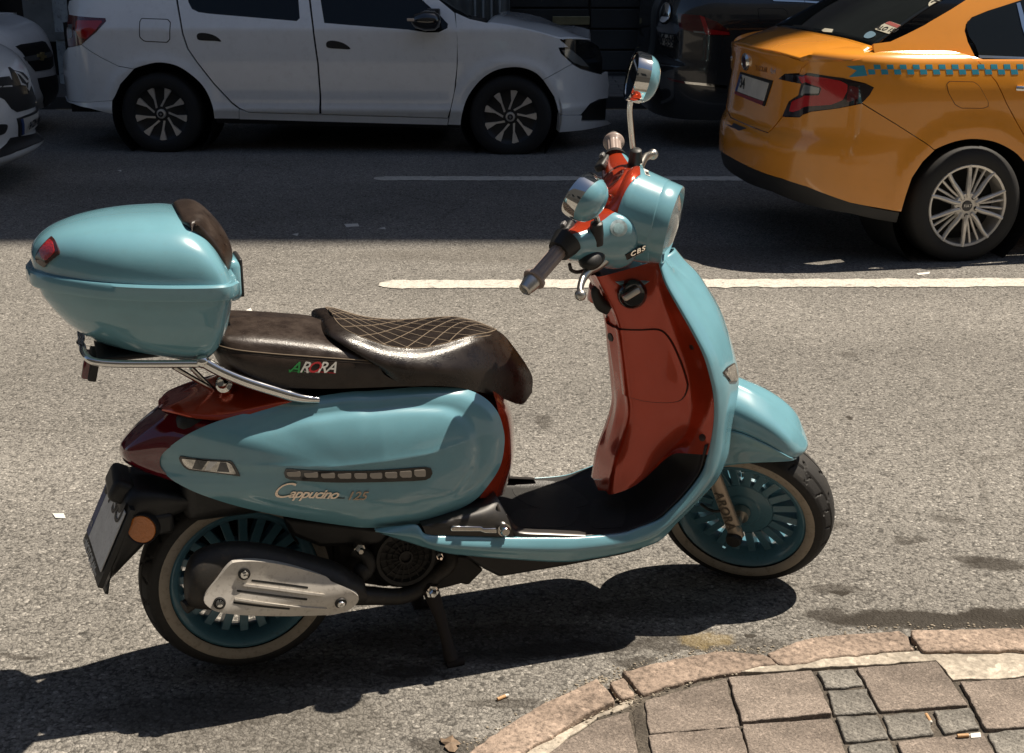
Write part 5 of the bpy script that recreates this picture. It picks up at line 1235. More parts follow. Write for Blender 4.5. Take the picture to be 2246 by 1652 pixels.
hl = wp('headlamp', ('K', [(1200,430),(1290,424),(1220,362),(1216,350),(1300,348),(1490,375),(1560,420),(1595,530),(1590,610),(1586,670),(1390,610),(1320,572),(1222,482)]), mtl=mat('gloss_black4', (.01,.011,.012), .08, coat=1), off=.001)
wp('lamp_glass', ('K', [(1225,452),(1300,440),(1400,520),(1470,600),(1400,590),(1330,560),(1260,500)]), mtl=CLN, off=.003, thick=.002, par=hl)
tlm = wp('tail_lamp', ('I', [(605,128),(928,162),(934,186),(850,280),(720,391),(640,416),(604,410),(590,300)]), mtl=CRD2, off=.002)
wp('red_lens', ('I', rounded([(672,180),(895,182),(900,196),(830,280),(760,345),(700,330),(668,270)], .2, 3)), mtl=CRD, off=.004, thick=.003, par=tlm)
wp('white_lens', ('I', [(604,215),(640,215),(640,330),(602,345)]), mtl=CLN, off=.004, thick=.003, par=tlm)
for p in (Vector((0, .02, .298)), Vector((2.736, .02, .290))): turbine_wheel(p, wsd, .318, .25 if p.x < 1 else .05)
for x in (0, 2.736):
    m = MB(); m.lathe([(.40,.06),(.40,.5),(.30,.5),(0,.5)], (x, 0, .30), (0,1,0), 40); m.build('wheel_arch', CIN, wsd)
m = MB(); m.box((1.35, .95, .60), (1.75, 1.45, .80)); m.box((-.6, .9, .62), (.45, 1.1, .7)); m.box((3.1, .9, .55), (.35, 1.0, .6)); m.build('interior_block', CIN, wsd, ang=None)  # dark blocks added behind the panels to keep light out of the inside
# bonnet, cowl, windscreen, roof
hn = WF.us(T('K', [(560,204),(700,222),(800,238),(1000,284),(1200,345),(1300,348),(1400,358),(1490,374)]), .09); hn = [Vector((p.x, wy(p.x, p.z), p.z)) for p in hn]
hc = WF.us(T('K', [(655,130),(780,150),(900,178),(1050,204),(1200,244),(1320,286),(1420,330),(1492,372)]), .62)
hm_ = [a.lerp(b, .5)+Vector((0,0,.012)) for a, b in zip(hn, hc)]
hf = [Vector((b.x, 1.68-a.y, a.z)) for a, b in zip(hn, hc)]
m = MB(); m.grid(sheet([hn, hm_, hc, hf], 30, 24)); m.build('bonnet', CW_, wsd, ang=60, solid=.01)
ws_b = WF.us(T('K', [(272,116),(400,170)]), .10)
wb = [Vector((1.93+.28, .10, .975)), Vector((2.30, .4, .985)), Vector((2.36, .85, .99)), Vector((2.30, 1.3, .985)), Vector((2.21, 1.6, .975))]
wt = [Vector((p.x-.78, p.y+(.12 if p.y < .8 else (-.12 if p.y > .9 else 0)), 1.46)) for p in wb]
m = MB(); m.grid(sheet([wb, [a.lerp(b, .5)+Vector((.02,0,.02)) for a, b in zip(wb, wt)], wt], 16, 10)); m.build('windscreen', CGL, wsd, ang=60, solid=.006)
cw0 = [Vector((p.x+.02, p.y, p.z-.005)) for p in wb]; cw1 = [Vector((p.x+.16, p.y, p.z-.03)) for p in wb]
m = MB(); m.grid(sheet([cw0, cw1], 16, 4)); m.build('cowl', CBK, wsd, ang=60, solid=.01)
m = MB(); m.tube([(2.42,.25,.985),(2.30,.62,1.01),(2.2,.9,1.03)], .008, 8); m.build('wiper', CBK, wsd)
rt = [[Vector((x, y, 1.475+.03*math.sin(PI*(y-.22)/1.24)-.05*((x-.4)/.9)**2)) for y in (.22,.45,.84,1.23,1.46)] for x in (-.35,.0,.5,1.0,1.45)]
m = MB(); m.grid(sheet(rt, 12, 12)); m.build('roof', CW_, wsd, ang=60, solid=.02)
m = MB(); mp = WF.un(T('J', [(1850,170)])[0], -.08); 
rows = []
for q, a, b in ((0,.02,.02),(.03,.07,.055),(.10,.095,.075),(.17,.085,.07),(.20,.05,.045),(.21,.01,.01)):
    rows.append([mp+Vector((-.115+q*1.05, math.cos(k)*a*.8, math.sin(k)*b)) for k in [2*PI*i/20 for i in range(20)]])
m.grid(rows, cu=True); wm = m.build('wing_mirror', mat('gloss_black5', (.012,.012,.013), .12, coat=1), wsd, ang=60)
q = WF.un(T('J', [(1720,162)])[0], -.16); m = MB(); m.box(q, (.055,.012,.022)); m.build('side_repeater', mat('repeater', (.55,.45,.36), .2), wm, bevel=.004)
m = MB(); q = WF.un(T('J', [(1905,150)])[0], .03); m.box(q, (.10,.10,.14)); m.build('mirror_foot', CBK, wm, bevel=.01)
# ---------------------------------------------------------------- yellow taxi
TF = yawframe((2.389, 7.024, 0), .175)
txi = empty('taxi', TF.o, .175); tag(txi, 'yellow taxi with blue checker stripe half in the sun at the right', 'car')
TP = [(0,.19,-.03,-.05),(.08,.27,-.005,-.01),(.18,.38,.002,.03),(.28,.48,.004,.035),(.36,.56,.004,.032),(.41,.61,.003,.015),(.45,.65,.002,-.015),(.55,.75,0,-.030),(.66,.86,-.002,-.036),(.72,.918,-.008,-.034),(.80,.99,-.024,-.028),(.86,1.044,-.042,-.010),(.895,1.068,-.068,-.024),(.94,1.088,-.115,-.08),(1.0,1.104,-.19,-.18)]
tM0 = carM(.89, .73, 3.0, -1, 3.2, -.2, TP)
def tM(u, v):
    x, y, z = tM0(u, v)
    for c_ in (0, 2.64):
        d = math.hypot(x-c_, z-.30); y -= .014*math.exp(-((d-.41)/.05)**2) if y < .4 else 0
    if y < .3: z += .014*(-x)*max(0, min(1, (z-.5)/.4))
    return (x, y, z)
TS = fsurf(tM, (.0, 2.95), (0, 1.0), TF, n=(150,60), e=2e-3, test=(.95,.5))
def tpn(name, *segs, mtl=CTX, off=0, thick=.02, smooth=0, du=.02, dv=.04, par=None, extra=None):
    P = tp(TS, *segs, smooth=smooth)
    if extra: P = P+extra
    return TS.patch(name, densify(P, .03), mtl, par or txi, off=off, thick=thick, du=du, dv=dv)
tpn('boot_lid', ('M', [(262,392),(320,398),(700,488),(1040,580),(958,640),(938,690),(800,697),(742,747),(955,792),(925,900),(838,958),(772,1100),(638,1248),(460,1180),(292,1104),(252,1000),(255,900),(305,660),(268,600),(262,480)]))
tpn('rear_bumper', ('M', [(186,1030),(240,930),(246,1005),(286,1112),(460,1190),(642,1258),(780,1106),(940,1110),(1050,1056),(1300,1026),(1526,980),(1830,1165),(2120,1350)]), ('N', [(464,828),(400,890),(340,980),(306,1080),(281,1165),(130,1140),(0,1115)]), ('L', [(1500,1540),(1300,1475),(1000,1365),(850,1285),(765,1215),(752,1180),(775,1150),(772,1000),(790,900)]))
tpn('valance', ('L', [(752,1190),(766,1226),(850,1297),(1000,1377),(1300,1487),(1652,1575)]), ('N', [(130,1150),(278,1175),(262,1232),(150,1215),(0,1180)]), ('L', [(1500,1700),(1200,1590),(1000,1520),(870,1440),(800,1370),(752,1290)]), mtl=CBK, off=-.012)
qp = tpn('rear_quarter', ('M', [(944,690),(962,645),(1047,590),(1062,586),(1300,580),(1450,575),(1515,562),(1596,502),(1642,415)]), ('N', [(150,246),(250,252),(330,258),(440,268),(560,282),(640,300),(700,336),(748,386),(803,452),(858,568),(930,700),(958,748),(1010,850),(1010,950)]+[tuple(q) for q in spl([(985,925),(955,885),(900,832),(800,782),(690,765),(600,774),(520,799),(466,824)], 20)]), ('M', [(2120,1340),(1830,1156),(1532,972),(1600,900),(1642,826),(1560,786),(1350,734),(1050,690)]))
# near tail lamp
lm = tpn('tail_lamp', ('M', [(745,745),(802,699),(1050,694),(1350,739),(1560,790),(1640,828),(1600,900),(1530,971),(1300,1022),(1050,1050),(940,1104),(780,1100),(840,960),(930,905),(960,790)]), mtl=mat('lamp_black', (.012,.006,.007), .08, coat=1), off=.002, thick=.02)
tpn('red_lens', ('M', rounded([(932,722),(1150,730),(1330,765),(1395,800),(1392,860),(1350,945),(1240,990),(1000,1005),(880,1060),(845,1050),(870,960),(945,925),(1130,900),(1150,830),(960,785)], .2, 3)), mtl=CRD, off=.004, thick=.003, par=lm)
tpn('clear_lens', ('M', rounded([(985,798),(1135,832),(1125,882),(950,905)], .2, 3)), mtl=CLN, off=.005, thick=.003, par=lm)
tpn('outer_lens', ('M', rounded([(1410,805),(1500,830),(1500,930),(1380,970)], .2, 3)), mtl=CRD2, off=.004, thick=.003, par=lm)
# plate, badges
pl = tpn('number_plate', ('M', [(388,680),(690,762),(615,1003),(335,880)]), mtl=CBK, off=.006, thick=.015)
tpn('plate_face', ('M', [(398,700),(662,785),(612,955),(345,855)]), mtl=CPL, off=.008, thick=.002, par=pl)
tpn('plate_band', ('M', [(388,697),(412,706),(362,862),(344,854)]), mtl=PBL, off=.009, thick=.002, par=pl)
tpn('plate_footer', ('M', [(345,862),(610,960),(598,995),(335,885)]), mtl=mat('plate_footer', (.22,.035,.045), .5), off=.009, thick=.002, par=pl)
def sp(S, c, x, y, off):
    u, v = S.inv(T(c, [(x, y)])[0]); return Vector(S.M(u, v))+S.N(u, v)*off, S.N(u, v)
def stext(S, name, body, m_, par, c, x0, y0, x1, y1, size, off=.003, **k):
    a, n = sp(S, c, x0, y0, off); b, _ = sp(S, c, x1, y1, off); mid, n = sp(S, c, (x0+x1)/2, (y0+y1)/2, off); X = (b-a).normalized()
    return text(name, body, m_, par, mid, X, n.cross(X), size, **k)
stext(TS, 'plate_text', '34', INK, pl, 'M', 385, 775, 445, 800, .085, .011, ext=.0005, bold=.002)
P, n = sp(TS, 'M', 440, 582, .004); m = MB(); m.lathe([(0,.012),(.030,.012),(.034,.006),(.044,.012),(.050,.004),(.050,-.004)], P, n, 32); bd = m.build('badge', CHR, txi)
m = MB(); m.lathe([(0,.0125),(.033,.0125)], P, n, 28); m.build('badge_centre', mat('badge_dark', (.05,.01,.015), .2, coat=1), bd)
stext(TS, 'boot_lettering', 'FIAT', CHR, txi, 'M', 272, 548, 325, 568, .04, .002, ext=.001)
stext(TS, 'boot_lettering', 'YAZOLAR', mat('faint_letters', (.25,.09,.01), .4), txi, 'M', 520, 640, 640, 665, .040, .001, ext=.0006)
stext(TS, 'boot_lettering', '4x4', CHR, txi, 'M', 650, 665, 735, 682, .045, .002, ext=.001)
tpn('sticker', ('M', [(245,1172),(300,1185),(320,1160),(370,1185),(440,1212),(370,1235),(330,1215),(290,1200)]), mtl=mat('torn_sticker', (.03,.035,.05), .5), off=.001, thick=.001)
# checker stripe
TEAL = mat('teal_vinyl', (.03,.26,.37), .35, coat=.6)
tpn('stripe_arrow', ('M', [(1380,625),(1550,618),(1580,715),(1405,729),(1480,668)]), mtl=TEAL, off=.0012, thick=.001, dv=.02)
for k in range(12):
    x = 130+k*71.5; tpn('stripe_square', ('N', [(x,357-k*.3),(x+36,357-k*.3),(x+40,382),(x+4,382)]), mtl=TEAL, off=.0012, thick=.001, du=.1, dv=.1)
    x = 98+k*71.5; tpn('stripe_square', ('N', [(x,383),(x+37,383),(x+42,410),(x+5,411)]), mtl=TEAL, off=.0012, thick=.001, du=.1, dv=.1)
fq = [(531,462),(546,447),(682,450),(712,472),(762,562),(762,588),(735,598),(612,597),(578,578),(540,510)]
ff = tpn('fuel_flap', ('N', rounded(fq, .2, 2)), mtl=mat('gap_dark', (.06,.02,.005), .6), off=.0008, thick=.001)
cx, cy = 645, 522; tpn('flap_lid', ('N', rounded([(cx+(x-cx)*.97, cy+(y-cy)*.955) for x, y in fq], .2, 2)), off=.002, thick=.002, par=ff)
# doors and front of the car (mostly out of the picture), boot top, glass, pillar, roof
def uvx(x): return 1-(x+.2)/3.2
seam = [(TS.inv(p)) for p in T('N', [(706,336),(754,386),(809,452),(864,568),(936,700),(964,748)])]
td = TS.patch('rear_door', densify(seam+[(uvx(.42), .40), (uvx(.45), .12), (uvx(1.02), .12), (uvx(1.02), .86)], .04), CTX, txi, thick=.02, du=.02, dv=.04)
tf_ = TS.patch('front_door', densify([(uvx(1.035), .86), (uvx(1.035), .12), (uvx(2.0), .12), (uvx(2.05), .5), (uvx(2.05), .86)], .04), CTX, txi, thick=.02, du=.02, dv=.04)
ar2 = [(uvx(2.64+.36*math.cos(a)), .19+.37*max(0, math.sin(a))) for a in [PI-PI*k/12 for k in range(13)]]
TS.patch('front_wing', densify([(uvx(2.06), .86), (uvx(2.06), .5), (uvx(2.01), .12), (uvx(2.27), .12)]+ar2[1:-1]+[(uvx(2.98), .12), (uvx(3.0), .5), (uvx(3.0), .84)], .04), CTX, txi, thick=.02, du=.02, dv=.04)
TS.patch('sill', densify([(uvx(.40), .11), (uvx(.40), .03), (uvx(2.25), .03), (uvx(2.25), .11)], .04), CTX, txi, thick=.02, du=.02, dv=.04)
m = MB(); hd = sp(TS, 'N', 948, 488, .012)[0]; m.tube([hd+Vector((-.03,.012,0)), hd+Vector((-.01,-.004,0)), hd+Vector((.16,-.004,0)), hd+Vector((.18,.012,0))], .014, 10); m.build('door_handle', CHR, td)
def pM(x, z): return (x, .085+(z-1.03)*.42+.25*max(0, z-1.2)**2, z)
PSf = fsurf(pM, (-.75, 2.4), (.98, 1.5), TF, e=2e-3)
PSf.patch('rear_pillar', densify(PSf.tr(T('M', [(1640,412),(1800,392),(1960,318),(2124,235)])+T('N', [(440,120),(560,50),(650,-8),(760,-80)]))+[(.34, 1.475), (.8, 1.485), (.8,1.42)]+PSf.tr(T('N', [(960,-5),(760,58),(672,94),(640,132),(634,170),(650,230),(700,330),(560,420),(400,420),(150,400)])), .05), CTX, txi, off=-.004, thick=.02, du=.05, dv=.04)
sg = PSf.patch('side_glass', densify(PSf.tr(T('N', [(640,150),(648,118),(675,96),(760,60),(960,-5)]))+[(.78,1.41),(1.75,1.41),(2.4,1.06)]+PSf.tr(T('N', [(1100,322),(960,318),(712,312),(690,250),(655,200)])), .05), CGL, txi, off=.001, thick=.006)
PSf.patch('window_trim', densify(PSf.tr(T('N', [(704,306),(960,316),(960,328),(712,322)])), .05), CHR, sg, off=.006, thick=.008)
PSf.patch('window_bar', densify(PSf.tr(T('N', [(915,20),(935,14),(962,110),(962,200),(945,150)])), .05), CHR, sg, off=.004, thick=.004)
# boot top: from the lip to the rear glass
bl = [Vector(tM(*q)) for q in ((1.506,.831),(1.60,.858),(1.735,.874),(2.0,.872),(2.3,.870),(2.5,.84))]
gb = [Vector((-.53, .165, 1.112)), Vector((-.57, .40, 1.132)), Vector((-.60, .65, 1.138)), Vector((-.61, .90, 1.140)), Vector((-.58, 1.35, 1.132)), Vector((-.53, 1.61, 1.112))]
md = [a.lerp(b, .5)+Vector((0,0,.008)) for a, b in zip(bl, gb)]; md[0] = Vector(tM(1.345, .852))+Vector((0,0,.002)); md[1] += Vector((0,-.03,0)); md[-1] = Vector((md[0].x, 1.78-md[0].y, md[0].z))
TS.patch('rear_shoulder', densify([(1.56,.74),(1.56,.86),(1.40,.98),(1.0,.98),(.955,.90),(.93,.868),(.10,.868),(.10,.80)], .03), CTX, txi, off=-.004, thick=.02, du=.02, dv=.03)
TS.patch('rear_shoulder', densify([(2.5,.74),(2.5,.86),(2.6,.98),(2.95,.995),(2.95,.80)], .03), CTX, txi, off=-.004, thick=.02, du=.02, dv=.03)
m = MB(); m.grid(sheet([[p+Vector((.004,0,.001)) for p in bl], md, gb], 24, 16)); m.build('boot_top', CTX, txi, ang=50, solid=.012)
gt = [Vector((.34, .38, 1.475)), Vector((.30, .52, 1.485)), Vector((.28, .72, 1.49)), Vector((.28, .90, 1.492)), Vector((.30, 1.26, 1.485)), Vector((.34, 1.40, 1.475))]
RG = sheet([gb, [a.lerp(b, .5)+Vector((-.03,0,.035)) for a, b in zip(gb, gt)], gt], 30, 24)
m = MB(); m.grid(RG); rg = m.build('rear_window', CGL, txi, ang=60, solid=.006)
GS_ = fsurf(rowsM(RG), (0,1), (0,1), TF, e=.02, n=(40,40))
STK = mat('sticker_cream', (.42,.40,.32), .5); STR = mat('sticker_red', (.28,.07,.06), .5); STB = mat('sticker_blue', (.12,.2,.26), .5)
k1 = GS_.patch('window_sticker', GS_.tr(T('M', rounded([(1640,280),(1790,205),(1942,258),(1800,332)], .15, 3))), STK, rg, off=.004, thick=.001, du=.1, dv=.1)
GS_.patch('sticker_band', GS_.tr(T('M', [(1748,228),(1792,208),(1938,258),(1895,280)])), STR, rg, off=.005, thick=.001, du=.1, dv=.1)
stext(GS_, 'sticker_text', 'ALO 153', INK, rg, 'M', 1690, 268, 1840, 300, .045, .006, ext=.0004, bold=.0008)
GS_.patch('window_sticker', GS_.tr([tuple(p) for p in spl(T('M', [(1548,355),(1570,320),(1620,300),(1662,325),(1640,352),(1590,368)]), 24, closed=True)]), STB, rg, off=.004, thick=.001, du=.1, dv=.1)
GS_.patch('window_sticker', GS_.tr(T('M', [(1150,292),(1180,272),(1260,282),(1245,312),(1165,305)])), STK, rg, off=.004, thick=.001, du=.1, dv=.1)
GS_.patch('window_sticker', GS_.tr([tuple(p) for p in spl(T('N', [(432,30),(450,5),(500,-10),(555,0),(560,15),(520,38),(460,48)]), 24, closed=True)]), STK, rg, off=.004, thick=.001, du=.1, dv=.1)
stext(GS_, 'sticker_text', 'T', INK, rg, 'N', 480, 20, 525, 10, .07, .006, ext=.0004, bold=.002)
rt = [[Vector((x, y, 1.475+.03*math.sin(PI*(y-.36)/1.06)-.03*((x-.9)/.9)**2)) for y in (.36,.55,.89,1.23,1.42)] for x in (.30,.6,1.0,1.4,1.75)]
m = MB(); m.grid(sheet(rt, 12, 12)); m.build('roof', CTX, txi, ang=60, solid=.02)
wsn = [[Vector((1.74,.36,1.45)),Vector((1.80,.89,1.475)),Vector((1.74,1.42,1.45))],[Vector((2.2,.25,1.25)),Vector((2.28,.89,1.26)),Vector((2.2,1.53,1.25))],[Vector((2.6,.17,1.03)),Vector((2.72,.89,1.04)),Vector((2.6,1.61,1.03))]]
m = MB(); m.grid(sheet(wsn, 12, 12)); m.build('windscreen', CGL, txi, ang=60, solid=.006)
bn = [[Vector((2.45,.10,1.0)),Vector((2.6,.89,1.03)),Vector((2.45,1.68,1.0))],[Vector((3.05,.12,.93)),Vector((3.15,.89,.97)),Vector((3.05,1.66,.93))],[Vector((3.42,.25,.78)),Vector((3.52,.89,.80)),Vector((3.42,1.53,.78))],[Vector((3.46,.25,.35)),Vector((3.58,.89,.35)),Vector((3.46,1.53,.35))]]
m = MB(); m.grid(sheet(bn, 16, 20)); m.build('bonnet', CTX, txi, ang=60, solid=.02)
m = MB(); m.box((1.45, .92, .62), (2.0, 1.4, .75)); m.build('interior_block', CIN, txi, ang=None)  # dark filler block added inside the cabin
m = MB(); m.box((-.50, .98, .60), (.50, 1.15, .62)); m.build('boot_block', CIN, txi, ang=None)  # dark filler block added inside the boot
for x in (0, 2.64):
    m = MB(); m.lathe([(.40,.05),(.40,.5),(0,.5)], (x, 0, .30), (0,1,0), 40); m.build('wheel_arch', CIN, txi)
def alloy(p, par, r=.312):
    w_ = car_tyre('wheel', p, r, .2, par, r*.68)
    m = MB(); m.lathe([(r*.70,-.004),(r*.69,-.010),(r*.655,-.006),(r*.64,.03),(r*.62,.10)], p, (0,1,0), 60); m.build('rim', HUBS, w_)
    m = MB(); m.lathe([(0,.09),(r*.62,.10)], p, (0,1,0), 40); m.build('brake_drum', CIN, w_)
    for k in range(5):
        for sg_ in (-1, 1):
            R = Matrix.Rotation(2*PI*k/5+PI/2+.31, 3, 'Y'); pts = [Vector((.045,.004,sg_*.016)), Vector((.085,.0,sg_*.024)), Vector((.13,.004,sg_*.040)), Vector((.175,.004,sg_*.054)), Vector((.210,.002,sg_*.060))]
            m = MB(); m.tube(spl(pts, 14), [.017]*8+[.015]*6, 10, flat=.75); m.xf(lambda v: R @ v+p); m.build('spoke', HUBS, w_, ang=50)
        for sg_ in (-1, 1):
            R = Matrix.Rotation(2*PI*k/5+PI/2+.31+PI/5, 3, 'Y'); pts = [Vector((.05,.012,sg_*.010)), Vector((.12,.012,sg_*.013)), Vector((.208,.008,sg_*.024))]
            m = MB(); m.tube(spl(pts, 10), .0075, 8); m.xf(lambda v: R @ v+p); m.build('thin_spoke', HUBS, w_, ang=50)
        R = Matrix.Rotation(2*PI*k/5+PI/2, 3, 'Y'); m = MB(); m.lathe([(0,-.001),(.011,-.001),(.012,.004)], p+R @ Vector((.052,-.006,0)), (0,1,0), 14); m.build('bolt_hole', CIN, w_)
    m = MB(); m.lathe([(0,.0),(.028,.0),(.066,-.004),(.074,.006),(.074,.03)], p, (0,1,0), 32); m.build('hub', HUBS, w_)
    m = MB(); m.lathe([(0,-.006),(.026,-.006),(.029,.0)], p, (0,1,0), 24); hb_ = m.build('hub_emblem', mat('hub_dark', (.06,.06,.06), .3) if 'hub_dark' not in bpy.data.materials else bpy.data.materials['hub_dark'], w_)
    return w_
for x in (0, 2.64):
    w_ = alloy(Vector((x, .01, .300)), txi)
    if x == 0: text('hub_text', 'FIAT', CHR, w_, (x, .01-.0075, .300), (1,0,0), (0,0,1), .022, .0004)
# ---------------------------------------------------------------- dark SUV beyond the taxi
UF = yawframe((1.75, 10.75, 0), .05)
suv = empty('dark_suv', UF.o, .05); tag(suv, 'dark grey SUV parked in deep shade beyond the taxi', 'car')
UP = [(0,.22,-.05,-.05),(.1,.32,-.01,.0),(.2,.42,.0,.04),(.35,.57,.0,.06),(.43,.65,.0,.05),(.47,.69,.0,.0),(.6,.82,-.002,-.02),(.75,.97,-.006,-.02),(.85,1.07,-.02,-.03),(.95,1.16,-.05,-.06),(1.1,1.30,-.11,-.12),(1.45,1.62,-.26,-.30)]
uM = carM(.92, .62, 3.2, -1, 3.4, 0, UP)
US = fsurf(uM, (.0, 2.9), (0, 1.45), UF, n=(120,60), e=2e-3, test=(.95,.5))
def up(name, *segs, mtl=CDK, off=0, thick=.02, smooth=0, du=.02, dv=.05, par=None):
    return US.patch(name, densify(tp(US, *segs, smooth=smooth), .04), mtl, par or suv, off=off, thick=thick, du=du, dv=dv)
body = US.patch('body', densify([(0,.02),(0,.95),(1,.95),(1.5,.95),(2,.95),(2.5,.95),(2.88,.95),(2.88,.02),(2,.02),(1.2,.02),(.92,.02),(.90,.30),(.86,.42),(.80,.47),(.74,.42),(.70,.30),(.68,.02)], .04), CDK, suv, thick=.03, du=.03, dv=.05)
US.patch('rear_glass', densify([(1.15,.97),(2.85,.97),(2.85,1.40),(1.15,1.40)], .04), CGL, suv, thick=.01, du=.03, dv=.05)
US.patch('side_glass', densify([(0,.97),(1.08,.97),(1.02,1.36),(0,1.36)], .04), CGL, suv, off=-.005, thick=.01, du=.03, dv=.05)
m = MB(); m.grid(sheet([[Vector((x, y, 1.63+.03*math.sin(PI*(y-.27)/1.3)-.03*((x-1.4)/1.4)**2)) for y in (.27,.5,.92,1.34,1.57)] for x in (-.25,.3,1.0,1.8,2.9)], 12, 14)); m.build('roof', CDK, suv, ang=60, solid=.03)
up('bumper_step', ('L', [(215,470),(260,445),(330,455),(480,520),(490,545),(400,540),(225,500)]), mtl=CBK, off=.012, thick=.03)
up('chrome_strip', ('L', [(492,672),(620,684),(798,700),(838,704),(836,732),(790,722),(600,702),(500,692)]), mtl=CHR, off=.006, thick=.01)
up('fog_lens', ('L', [(345,640),(490,672),(500,692),(380,668)]), mtl=CRD2, off=.004, thick=.01)
lmp = up('tail_lamp', ('L', [(440,110),(620,128),(760,180),(865,262),(866,292),(660,290),(560,262),(450,235)]), mtl=CRD2, off=.003, thick=.02)
up('red_lens', ('L', [(618,130),(655,140),(690,240),(858,268),(864,288),(664,284),(650,230)]), mtl=CRD, off=.006, thick=.004, par=lmp)
up('clear_lens', ('L', [(565,254),(655,262),(655,276),(570,268)]), mtl=CLN, off=.006, thick=.004, par=lmp)
spl_ = up('number_plate', ('L', [(300,270),(412,282),(404,402),(296,372)]), mtl=CBK, off=.006, thick=.02)
up('plate_face', ('L', [(306,280),(408,292),(400,392),(302,364)]), mtl=mat('shaded_plate', (.36,.34,.29), .5), off=.009, thick=.004, par=spl_)  # plate colour darkened to carry the deep shade around it
for k, tx in enumerate(('34 AK', '4 859')):
    stext(US, 'plate_text', tx, INK, spl_, 'L', 312, 305+k*40, 400, 318+k*40, .085, .012, ext=.0005, bold=.0015)
P, n = sp(US, 'L', 332, 112, .004); m = MB(); m.lathe([(0,.010),(.07,.010),(.085,.0)], P, n, 28); m.build('badge', CHR, suv)
fq = [(1095,75),(1120,66),(1310,72),(1340,95),(1362,180),(1358,225),(1330,232),(1160,228),(1110,205)]
ff = up('fuel_flap', ('L', rounded(fq, .2, 2)), mtl=CIN, off=.001, thick=.001); up('flap_lid', ('L', rounded([(1228+(x-1228)*.97, 150+(y-150)*.95) for x, y in fq], .2, 2)), off=.0025, thick=.002, par=ff)
up('belt_trim', ('L', [(1215,-2),(1480,8),(1480,22),(1225,12)]), mtl=CHR, off=.008, thick=.01); up('belt_trim', ('L', [(1484,8),(1660,20),(1660,36),(1484,22)]), mtl=CHR, off=.008, thick=.01)
m = MB(); m.box((1.6, .95, .7), (2.6, 1.5, .7)); m.build('interior_block', CIN, suv, ang=None)  # dark filler block added inside the body
for x in (.72,):
    q = Vector((-3.4*(1-.80)*-1, .03, .34)); car_tyre('wheel', q, .34, .22, suv, .22)
    m = MB(); m.lathe([(0,.03),(.2,.04),(.225,.0),(.225,.1)], q, (0,1,0), 40); m.build('rim', HUBS, suv)
# ---------------------------------------------------------------- white car fronts at the left edge
AF = yawframe((-4.12, 8.45, 0), .0)
AP = [(0,.17,-.06,-.06),(.06,.22,-.02,.03),(.09,.255,-.01,.045),(.12,.29,-.01,-.02),(.25,.42,.0,.0),(.4,.57,.0,.0),(.52,.69,-.01,-.015),(.62,.78,-.03,-.05),(.72,.86,-.07,-.13),(.80,.91,-.12,-.25),(.90,.95,-.2,-.42)]
def front_car(fr, name, lab, hw, a, n, prof, Ls=2.2):
    e = empty(name, fr.o, 0); tag(e, lab, 'car'); S = fsurf(carM(hw, a, n, 1, Ls, 0, prof), (.0, 3.0), (0, prof[-1][0]), fr, n=(120,60), e=2e-3, test=(2,.4))
    S.patch('body', densify([(.0,.0),(2.98,.0),(2.98,prof[-1][0]-.01),(.0,prof[-1][0]-.01)], .04), CW_, e, thick=.03, du=.03, dv=.04)
    zt = prof[-1][1]; xs = a-.42
    rowsb = [[Vector((x, y, zt-.004+.02*math.sin(PI*(y-.2)/(2*hw-.4))+(xs-x)*.06)) for y in (.2, .5, hw, 2*hw-.5, 2*hw-.2)] for x in (xs+.02, xs-.3, xs-.7)]
    m = MB(); m.grid(sheet(rowsb, 14, 10)); m.build('bonnet', CW_, e, ang=60, solid=.02)
    x1 = xs-.7; z1 = rowsb[-1][0].z
    m = MB(); m.grid(sheet([[Vector((x1, .2, z1)), Vector((x1+.05, hw, z1+.02)), Vector((x1, 2*hw-.2, z1))], [Vector((x1-.8, .35, z1+.45)), Vector((x1-.75, hw, z1+.47)), Vector((x1-.8, 2*hw-.35, z1+.45))]], 10, 8)); m.build('windscreen', CGL, e, ang=60, solid=.006)
    m = MB(); m.box((x1-1.5, hw, z1+.2), (1.5, 2*hw-.6, .52)); m.build('cabin', CGL, e, bevel=.12)
    return e, S
ca, AS = front_car(AF, 'white_hatchback', 'white car nose with diamond grille emblem and number plate at the left edge', .88, .78, 2.6, AP)
def ap(name, c, pts, mtl=CBK, off=.002, thick=.01, par=None, S=None, root=None, smooth=0): 
    S = S or AS; return S.patch(name, densify(tp(S, (c, pts), smooth=smooth), .03), mtl, par or root or ca, off=off, thick=thick, du=.03, dv=.04)
gr = ap('grille', 'I', [(-60,690),(0,682),(80,672),(110,720),(70,595),(85,592),(120,620),(200,640),(240,680),(270,740),(310,830),(325,910),(300,945),(150,990),(100,960),(40,880),(-60,830)], off=.003)
ap('grille_bar', 'I', [(-60,768),(0,760),(100,752),(104,766),(0,772),(-60,780)], CHR, .006, .004, gr)
ap('grille_bar', 'I', [(265,720),(285,770),(315,860),(322,905),(312,900),(295,830),(270,760)], CHR, .006, .004, gr)
em = ap('emblem', 'I', [(108,640),(150,650),(215,715),(240,690),(245,760),(222,830),(205,760),(160,755)], CHR, .022, .03)
ap('emblem_centre', 'I', [(128,660),(150,672),(205,735),(222,730),(218,780),(205,750),(170,735)], CBK, .0235, .004, em)
pl = ap('number_plate', 'I', [(145,1045),(375,960),(388,1100),(160,1200)], CBK, .012, .02)
ap('plate_face', 'I', [(172,1050),(368,982),(376,1095),(185,1185)], CPL, .014, .003, pl); ap('plate_band', 'I', [(165,1052),(186,1045),(198,1180),(178,1188)], PBL, .0155, .003, pl)
stext(AS, 'plate_text', '34 CDH 685', INK, pl, 'I', 200, 1112, 372, 1046, .074, .018, ext=.0005, bold=.002, sp=.9)
